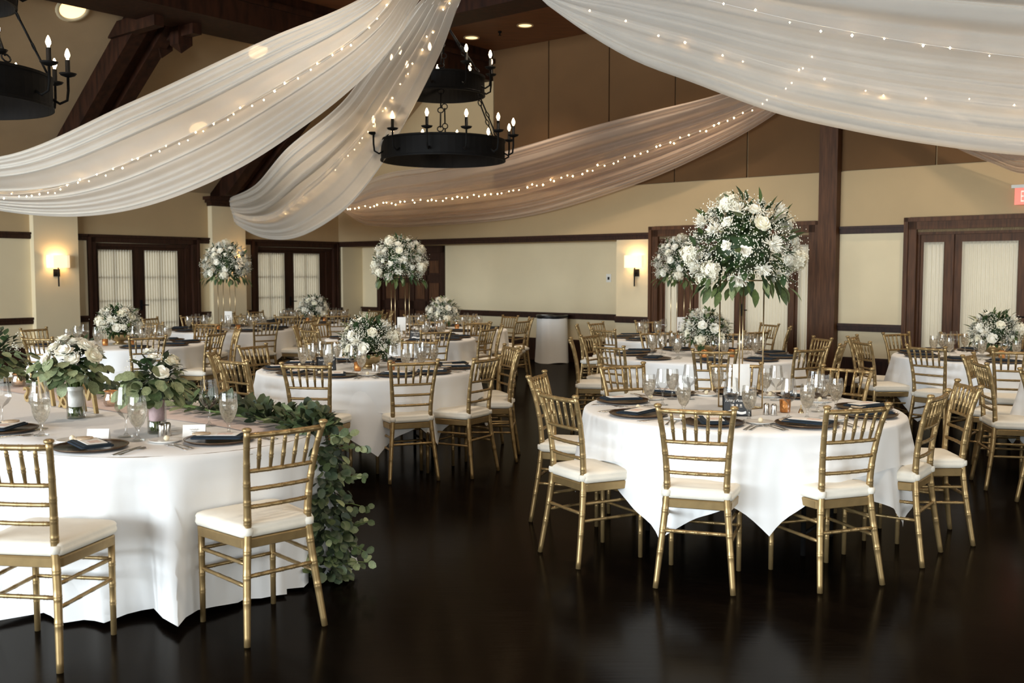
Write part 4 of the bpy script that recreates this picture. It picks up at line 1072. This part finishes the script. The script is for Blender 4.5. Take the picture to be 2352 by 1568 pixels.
guest_table(920, 776, A36(258), 'middle table with tall bouquet', 'tall', 1, (15, 60), 6, ' ', (.22, -.3, R(-10)), deco_rot=R(22))
guest_table(1018, 755, A36(258), 'table before the panelled door', 'low', 1, (30, 75), 8, deco_rot=3.0)
guest_table(522, 756, A36(274), 'left table with tall bouquet', 'tall', 1, (8, 53), 11, '7', deco_rot=R(40))
guest_table(722, 738, A36(262), 'table in the far corner', 'low', 1, (40, 85), 13, deco_rot=4.0)
guest_table(275, 790, [253, 304, 342, 20, 60, 100, 159, 205], 'table behind the head table', 'low', 1, (22, 67), 15, deco_rot=5.0)
# ================================================================== HEAD TABLE
HC = Vector((-1.75, 5.10, 0)); HR = .76; HE = Vector((-UX, -UY, 0)); HN = Vector((VX, VY, 0)); HL = 2.9
HT = .755
def stadium(r, n=40, m=14):
    pts = []
    for k in range(n+1):                                 # rounded right end
        a = -math.pi/2 + math.pi*k/n
        pts.append(HC - HE*(r*math.cos(a)) + HN*(-r*math.sin(a)))
    for k in range(1, m): pts.append(HC + HE*(HL*k/m) - HN*r)
    pts.append(HC + HE*HL - HN*r); pts.append(HC + HE*HL + HN*r)
    for k in range(m-1, 0, -1): pts.append(HC + HE*(HL*k/m) + HN*r)
    return pts
def dense(pts, step):
    out = []; n = len(pts)
    for i in range(n):
        a, b = pts[i], pts[(i+1) % n]; k = max(1, int((b-a).length/step))
        for q in range(k): out.append(a.lerp(b, q/k))
    return out
base = HC.copy()
HCH = []
# two chairs on the near side, backs to the camera
fr = atz(573, 1485, 0); fl = atz(742, 1437, 0)
mid = (fr+fl)/2; ed = (fl-fr).normalized(); fwd = Vector((-ed.y, ed.x, 0))
HCH.append((mid+fwd*.245, fwd.copy()))
chair(*(mid+fwd*.245)[:2], fwd.x, fwd.y, 'gold chair with white cushion beside the garland, nearest right of head table', 'gold chairs at the head table')
br = atz(138, 1545, 0); fwd = Vector((.13, .99, 0)).normalized(); rt = Vector((fwd.y, -fwd.x, 0))
cc = br - rt*.19 + fwd*.245
HCH.append((cc, fwd.copy()))
chair(cc.x, cc.y, fwd.x, fwd.y, 'gold chair with white cushion cut by the left picture edge', 'gold chairs at the head table')
ol = stadium(HR); rim = dense(ol, .03); nr = len(rim)
nor = []
for i in range(nr):
    d = (rim[(i+1) % nr]-rim[i-1]).normalized(); q = Vector((d.y, -d.x, 0))
    cc = HC + HE*min(max((rim[i]-HC).dot(HE), 0), HL)
    if q.dot(rim[i]-cc) < 0: q = -q
    nor.append(q)
inner = []
mb = MB()
rows = [(0, 0), (.3, 0), (.7, 0)]
hr = random.Random(5)
lens = [0]
for i in range(1, nr): lens.append(lens[-1]+(rim[i]-rim[i-1]).length)
def hcl(i, j):
    j = j % nr; p = rim[j]; q = nor[j]; cc = HC + HE*min(max((p-HC).dot(HE), 0), HL)
    if i == 0: v = cc.copy(); z = HT+.004
    elif i < 4: v = cc + (p-cc)*(.0, .4, .75, .985)[i]; z = HT+.004
    else:
        s = (.01, .05, .15, .3, .5, .7, .85, .95, 1.0)[i-4]; l = lens[j]
        fold = (.055*math.sin(l*8.2+.6)+.070*math.sin(l*15.5+1.1+.8*math.sin(l*3))+.060*math.sin(l*26+.5+math.sin(l*5))+.022*math.sin(l*44))*s**.5
        v = p + q*(.006+.035*s+(fold-.02*s)*(.35+.65*s)); z = HT-.002-(HT-.018+.012*math.sin(l*6.1))*s + .012*s
        for cc_, fw_ in HCH:                            # cloth is pushed in where a chair stands
            dl = Vector((v.x-cc_.x, v.y-cc_.y, 0)); lx = dl.dot(Vector((fw_.y, -fw_.x, 0))); ly = dl.dot(fw_)
            wgt = max(0, 1-max(0, abs(lx)-.21)/.13); lim = .235
            if wgt > 0 and ly < lim and s > .02: v = v + fw_*((lim-ly)*wgt*min(1, s*2.2))
    return (v.x-base.x, v.y-base.y, max(z, .006))
mb.grid(hcl, 13, nr, True)
tag(link('head_tablecloth', mb.mesh('head_tablecloth', 'head_cloth'), None, base), 'floor-length white cloth with deep folds on the garlanded head table', 'tablecloth')
root = link('head_table', None, None, base); tag(root, 'long rounded-end head table hidden under a floor-length white cloth', 'table')
mb = MB(); mb.loft([(p.x-base.x, p.y-base.y) for p in stadium(HR-.004)], [(HT-.03, 1), (HT, 1)]); link('table_top', mb.mesh('table_top', 'table_wood', False), root)
for e_, n_ in ((.1, .4), (.1, -.4), (2.6, .4), (2.6, -.4)):
    p = HE*e_ + HN*n_; mb = MB(); mb.tube([(p.x, p.y, 0), (p.x, p.y, HT-.03)], .016, 8); link('leg', mb.mesh('leg', 'iron'), root)
HZT = HT+.005
# blush runner along the far side
mb = MB(); pr = []
for k in range(40):
    s = k/39; pr.append(HC + HE*(2.7-3.15*s) - HN*(.34+.03*math.sin(9*s)))
mb.grid(lambda i, j: tuple(pr[i] - HN*((j/8-.5)*.34) + Vector((0, 0, HZT+.0022+.0016*math.sin(j*2.1+i*.4)))), 40, 9)
tag(link('table_runner', mb.mesh('table_runner', 'blush')), 'blush fabric runner under the eucalyptus garland', 'runner')

# garland: along the far side then down over the rounded end to the floor
gp = [HC + HE*2.75 - HN*.50, HC + HE*2.0 - HN*.47, HC + HE*1.2 - HN*.50, HC + HE*.55 - HN*.46, HC + HE*.0 - HN*.44, HC - HE*.38 - HN*.42, HC - HE*.66 - HN*.38]
gp = [Vector((p.x, p.y, HZT+.022)) for p in gp]
top_end = gp[-1]
e_ = atz(742, 985, .74); gp += [Vector((-1.10, 5.12, .775)), Vector((-1.01, 5.06, .64)), Vector((-.99, 5.03, .40)), Vector((-.98, 5.01, .18)), Vector((-.99, 4.97, .04))]
path = spline(gp, 24); npth = len(path); tl = 24*6
gr = link('eucalyptus_garland', None); tag(gr, 'eucalyptus garland along the head table cascading to the floor', 'garland')
mb = MB(); mb.tube(path, .012, 6); link('stem', mb.mesh('stem', 'stem_green'), gr)
lr = random.Random(77); mbs = MB(); count = 0
for k in range(1500):
    f = lr.random(); drop = lr.random() < .66
    i = int((tl + f*(npth-1-tl)) if drop else f**.8*tl); i = min(max(i, 0), npth-2)
    p = path[i]; d = (path[i+1]-p).normalized(); 
    a = lr.uniform(0, 6.283); s1 = d.cross(Vector((0, 0, 1))); s1 = s1.normalized() if s1.length > .1 else Vector((1, 0, 0)); s2 = s1.cross(d)
    rad = s1*math.cos(a)+s2*math.sin(a)
    if drop:
        spread = .09 + .05*f
        q = p + rad*lr.uniform(.02, spread) + Vector((.035, -.02, 0)); q.z = max(q.z, .03)
        if q.z > .70: q.z = max(q.z, .80)
        dd = (rad*.9 + d*.5 + Vector((lr.uniform(-.5, .5), lr.uniform(-.5, .5), lr.uniform(-.5, .3)))).normalized()
        mt = lr.choice(('eucalyptus_dark', 'garland_leaf', 'garland_leaf', 'eucalyptus')); me = LF_ROUND[mt]; L = lr.uniform(.042, .066); w = .40; kd = 'round'
    else:
        if rad.z < -.1: rad.z = -rad.z
        q = p + Vector((rad.x, rad.y, rad.z*.55))*lr.uniform(.01, .11); q.z = max(q.z, HZT+.012)
        dd = (rad*.7 - d*lr.uniform(-.8, .8) + Vector((lr.uniform(-.5, .5), lr.uniform(-.5, .5), lr.uniform(-.1, .25)))).normalized()
        if dd.z < 0 and q.z < HZT+.05: dd.z = abs(dd.z)
        mt = lr.choice(('garland_leaf', 'garland_leaf', 'eucalyptus_dark', 'eucalyptus')); me = LF_OVAL[mt]; L = lr.uniform(.06, .10); w = .26; kd = 'round'
    outer = (q-p).length > .045
    if outer and count < 290:
        link('leaf', me, gr, tuple(q), eul(dd, Vector((lr.uniform(-.6, .6), lr.uniform(-1, .2), 1))), L); count += 1
    else:
        mbs.cur = lr.choice((0, 1)); leaf_geo(mbs, q, dd, Vector((lr.uniform(-.5, .5), lr.uniform(-.8, .2), 1)), L, L*w, .12, kd)
o = link('inner_foliage', mbs.mesh('inner_foliage', ['eucalyptus_dark', 'garland_leaf']), gr); o['kind'] = 'stuff'
for k in range(9):                                       # loose sprigs leaving the cascade
    i = lr.randint(tl+8, npth-6); p = path[i] + Vector((.09, -.04, 0)); dr = Vector((lr.uniform(.3, 1), lr.uniform(-.5, .2), lr.uniform(-.3, .25))).normalized()
    q = p + dr*.17; q.z = max(q.z, .04)
    mb = MB(); mb.tube([p, p.lerp(q, .5)+Vector((0, 0, .015)), q], .0022, 4); link('sprig', mb.mesh('sprig', 'stem_green'), gr)
    for f in (.4, .58, .75, .9, 1.0):
        for sg in (lr.choice((-1, 1)),):
            dd = (dr*.7 + Vector((-dr.y, dr.x, .7))*sg*.7 + Vector((lr.uniform(-.4, .4), lr.uniform(-.4, .4), lr.uniform(-.5, .4)))).normalized()
            link('leaf', LF_ROUND[lr.choice(('eucalyptus', 'garland_leaf'))], gr, tuple(p.lerp(q, f)), eul(dd, Vector((lr.uniform(-.6, .6), -.8, lr.uniform(0, 1)))), lr.uniform(.036, .052))

# bridal bouquets standing in glass vases
mb = MB(); mb.lathe([(0, .004), (.042, .004), (.046, .0), (.047, .012), (.047, .15), (.0455, .15)], 24); VASE = mb.mesh('vase', 'glass')
mb = MB(); mb.lathe([(0, .008), (.043, .008), (.043, .062), (0, .062)], 20); VWAT = mb.mesh('vase_water', 'glass')
def bouquet(seed, wrap, heads, nleaf, hz, spread):
    rr = random.Random(seed); P = [Part('vase', VASE), Part('vase_water', VWAT)]
    mb = MB()
    for k in range(26):
        a = rr.uniform(0, 6.28); r = rr.uniform(.004, .034); mb.tube([(r*math.cos(a)*1.1, r*math.sin(a)*1.1, .012), (r*.7*math.cos(a), r*.7*math.sin(a), .12), (r*1.3*math.cos(a), r*1.3*math.sin(a), .19)], .0036, 5)
    P.append(Part('stems', mb.mesh('stems', 'stem_green'), kind='stuff'))
    mb = MB(); mb.lathe([(.030, .062), (.037, .066), (.0385, .10), (.037, .14), (.041, .165), (.034, .17)], 18); P.append(Part('ribbon_wrap', mb.mesh('ribbon_wrap', wrap)))
    mb = MB()
    for k in range(150):
        d = sph(rr.uniform(0, 6.28), math.asin(rr.uniform(-.5, .9))); p = Vector((0, 0, hz))+d*rr.uniform(.02, .11)*spread
        mb.cur = rr.choice((0, 1)); leaf_geo(mb, p, (d+Vector((rr.uniform(-.5, .5), rr.uniform(-.5, .5), rr.uniform(-.5, .5)))).normalized(), Vector((0, 0, 1)), rr.uniform(.04, .07), .018, .2)
    P.append(Part('inner_foliage', mb.mesh('inner_foliage', ['leaf_dark', 'eucalyptus_dark']), kind='stuff'))
    for (x, y, z, s, m) in heads:
        d = Vector((x, y, z-hz+.05)).normalized(); P.append(Part('rose', m, (x, y, z), eulz(d), s))
    mb = MB()
    for k in range(12):
        a = rr.uniform(0, 6.28); c = Vector((math.cos(a)*.10*spread, math.sin(a)*.10*spread, hz+rr.uniform(.02, .12)))
        for q in range(9):
            p = c+Vector((rr.gauss(0, .014), rr.gauss(0, .014), rr.gauss(0, .014))); r = .0042
            mb.add([p+Vector(v)*r for v in ((1,0,0),(-1,0,0),(0,1,0),(0,-1,0),(0,0,1),(0,0,-1))], [(0,2,4),(2,1,4),(1,3,4),(3,0,4),(2,0,5),(1,2,5),(3,1,5),(0,3,5)])
    P.append(Part('babys_breath', mb.mesh('babys_breath', 'babys_breath'), kind='stuff'))
    for k in range(nleaf):
        d = sph(rr.uniform(0, 6.28), math.asin(rr.uniform(-.75, .55))); p = Vector((0, 0, hz-.02))+Vector((d.x*.14, d.y*.14, d.z*.10))*spread*rr.uniform(.55, 1.05)
        dd = (Vector((d.x, d.y, d.z*.5-.35))+Vector((rr.uniform(-.5, .5), rr.uniform(-.5, .5), rr.uniform(-.4, .3)))).normalized()
        P.append(Part('leaf', LF_ROUND[rr.choice(('eucalyptus', 'eucalyptus', 'eucalyptus', 'garland_leaf'))], tuple(p), eul(dd, Vector((d.x, d.y-.5, .6))), rr.uniform(.055, .085)))
    return P
r0, r1, r2 = ROSES
H1 = [(0, 0, .40, .052, r0), (-.09, -.03, .375, .05, r1), (.07, -.05, .385, .052, r0), (-.04, -.09, .36, .048, r0), (.03, .07, .39, .05, r1), (-.08, .06, .37, .048, r0), (.11, .03, .355, .046, r1),
      (-.13, -.06, .31, .05, r0), (.10, -.09, .335, .05, r2), (0, -.11, .325, .042, r1), (-.05, 0, .42, .044, r0)]
H2 = [(.03, -.07, .36, .05, r2), (-.06, -.10, .315, .042, r1), (.08, -.04, .37, .04, r2), (0, .04, .41, .036, r0), (-.03, -.02, .385, .036, r1)]
b1 = atz(175, 960, HZT); b2 = atz(361, 994, HZT)
inst('bridal_bouquet', bouquet(91, 'satin_wrap', H1, 64, .29, 1.15), b1, .3, 'white rose and eucalyptus bouquet with satin-wrapped stems in a glass vase', 'bouquet', 'bouquets on the head table', 1.05)
inst('bridal_bouquet', bouquet(95, 'mauve_wrap', H2, 84, .275, 1.15), b2, 1.1, 'eucalyptus bouquet with few roses and mauve-wrapped stems in a vase', 'bouquet', 'bouquets on the head table', 1.0)
b3 = atz(-8, 885, HZT)
inst('greenery_spray', bouquet(99, 'satin_wrap', [(.05, 0, .36, .03, r2)], 60, .22, 1.35)[3:], (b3.x, b3.y, b3.z-.06), 2.0, 'dark eucalyptus spray at the left edge of the picture', 'greenery', None, 1.25)

# gold word sign seen from behind
sg = link('word_sign', None, None, atz(137, 948, HZT)); tag(sg, 'gold script letters standing on the head table, seen from behind', 'sign')
sx = atz(62, 922, HZT); ex_ = atz(222, 950, HZT); dirv = (ex_-sx); sg.location = sx.lerp(ex_, .5)
sg.rotation_euler = (0, 0, math.atan2(dirv.y, dirv.x)+math.pi)
Lw = dirv.length
for ch, f, sz in (('M', -.42, .25), ('r', -.25, .22), ('&', -.06, .20), ('M', .17, .25), ('r', .35, .22), ('s', .48, .20)):
    link('letter', text_mesh(ch, sz, .009, 'gold_letter', .25, name='letter'), sg, (f*Lw, 0, .002), (math.pi/2, 0, 0))

# mercury-glass candle holders along the garland
mb = MB(); mb.lathe([(0, .003), (.034, .003), (.043, .02), (.044, .045), (.034, .068), (.036, .085), (.034, .085), (.031, .068), (.04, .045), (.038, .02), (0, .012)], 22); MV = mb.mesh('jar', 'mercury_glass')
mb = MB(); mb.tube([(.036*math.cos(k*math.pi/10), .036*math.sin(k*math.pi/10), .085) for k in range(21)], .003, 5, False); MRI = mb.mesh('copper_rim', 'copper')
JAR = [Part('jar', MV), Part('copper_rim', MRI), Part('candle', VW, (0, 0, -.004)), Part('flame', VF, (0, 0, -.004))]
for (x, y), lab in (((43, 888), 'glass candle jar at the left end of the garland'), ((257, 933), 'glass candle jar between the two bouquets'), ((424, 925), 'low glass candle jar right of the eucalyptus bouquet')):
    inst('candle_jar', JAR, atz(x, y, HZT), 0, lab, 'candle', 'glass candle jars', 1.1)
# three place settings on the near side
for k, (px, py, aim, nm) in enumerate(((505, 1013, (-.65, .76), 'right chair of head table'), (208, 1030, (.20, .98), 'left chair of head table'), (8, 990, (.77, .64), 'far left of head table'))):
    c = atz(px, py, HZT); f = Vector((*aim, 0)).normalized(); r_ = Vector((f.y, -f.x, 0)); rz = math.atan2(-f.x, f.y)
    at = lambda fw, rt, z=0.0: tuple(c + f*fw + r_*rt + Vector((0, 0, z)))
    inst('charger_plate', CHARGER, at(0, 0), rz, 'bronze charger plate, ' + nm, 'plate', 'bronze charger plates')
    inst('napkin', NAPKIN, at(0, 0, .0195), rz+R(50), 'folded navy napkin, ' + nm, 'napkin', 'navy napkins')
    inst('menu_card', MENU, at(.01, 0, .0325), rz+R(50), 'white menu card on napkin, ' + nm, 'card', 'menu cards')
    inst('name_tag', NAMETAG, at(.05, -.07, .036), 0, 'round kraft name tag, ' + nm, 'tag', 'kraft name tags')
    for q, (fw, rt) in enumerate(((-.02, -.195), (-.035, -.228))): inst('fork', FORK, at(fw, rt), rz+R(5), ('inner' if q == 0 else 'outer') + ' silver fork, ' + nm, 'fork', ('inner' if q == 0 else 'outer')+' forks')
    inst('knife', KNIFE, at(-.02, .20), rz, 'silver knife, ' + nm, 'knife', 'table knives')
    inst('spoon', SPOON, at(-.03, .232), rz, 'silver spoon, ' + nm, 'spoon', 'spoons')
    if k < 2:
        inst('bread_plate', BPLATE, at(.16, -.20), 0, 'small white bread plate, ' + nm, 'plate', 'bread plates')
        inst('butter_ball', BUTTER, at(.15, -.20, .018), 0, 'butter ball on bread plate, ' + nm, 'butter', 'butter balls')
mb = MB(); M_ = Matrix.Rotation(R(18), 4, 'X')
mb.box(-.047, .047, -.001, .001, 0, .055, Matrix.Translation((0, -.018, 0)) @ Matrix.Rotation(R(-16), 4, 'X')); mb.box(-.047, .047, -.001, .001, 0, .055, Matrix.Translation((0, .018, 0)) @ Matrix.Rotation(R(16), 4, 'X'))
PC = mb.mesh('tent', 'card', False)
mb = MB()
for z, w in ((.034, .018), (.026, .011)): mb.tube([(-w+2*w*k/9, -.0135 if z > .03 else -.0155, z+.002*math.sin(k*2.4)) for k in range(10)], .0009, 4)
PCT = mb.mesh('handwriting', 'grey_print')
inst('place_card', [Part('tent', PC)], atz(227, 1012, HZT), R(3), 'blank white tent card left of the place settings', 'card', 'tent cards', 1.1)
inst('place_card', [Part('tent', PC), Part('handwriting', PCT)], atz(447, 1003, HZT), R(8), 'white tent card with handwriting near the right plate', 'card', 'tent cards', 1.15)
for (x, y), lab, T, nm in (((481, 978), 'wine glass beside the goblet at the right place', WINE, 'wine_glass'), ((526, 1000), 'water goblet nearest the right chair back', GOBLET, 'goblet'), ((290, 1003), 'wine glass left of the eucalyptus bouquet vase', WINE, 'wine_glass'),
                            ((317, 1012), 'water goblet in front of the eucalyptus bouquet vase', GOBLET, 'goblet'), ((96, 1000), 'water goblet left of the satin-wrapped bouquet', GOBLET, 'goblet'), ((92, 985), 'wine glass left of the satin-wrapped bouquet', WINE, 'wine_glass'),
                            ((5, 975), 'wine glass cut by the left picture edge', WINE, 'wine_glass')):
    inst(nm, T, atz(x, y, HZT), 0, lab, 'glass', 'glasses on the head table', 1.12)
for (x, y), lab in (((372, 1003), 'silver salt shaker by the mauve bouquet'), ((385, 1000), 'silver pepper shaker by the mauve bouquet')):
    inst('salt_shaker' if 'salt' in lab else 'pepper_shaker', SHAKER, atz(x, y, HZT), 0, lab, 'shaker', 'shaker pair on the head table')
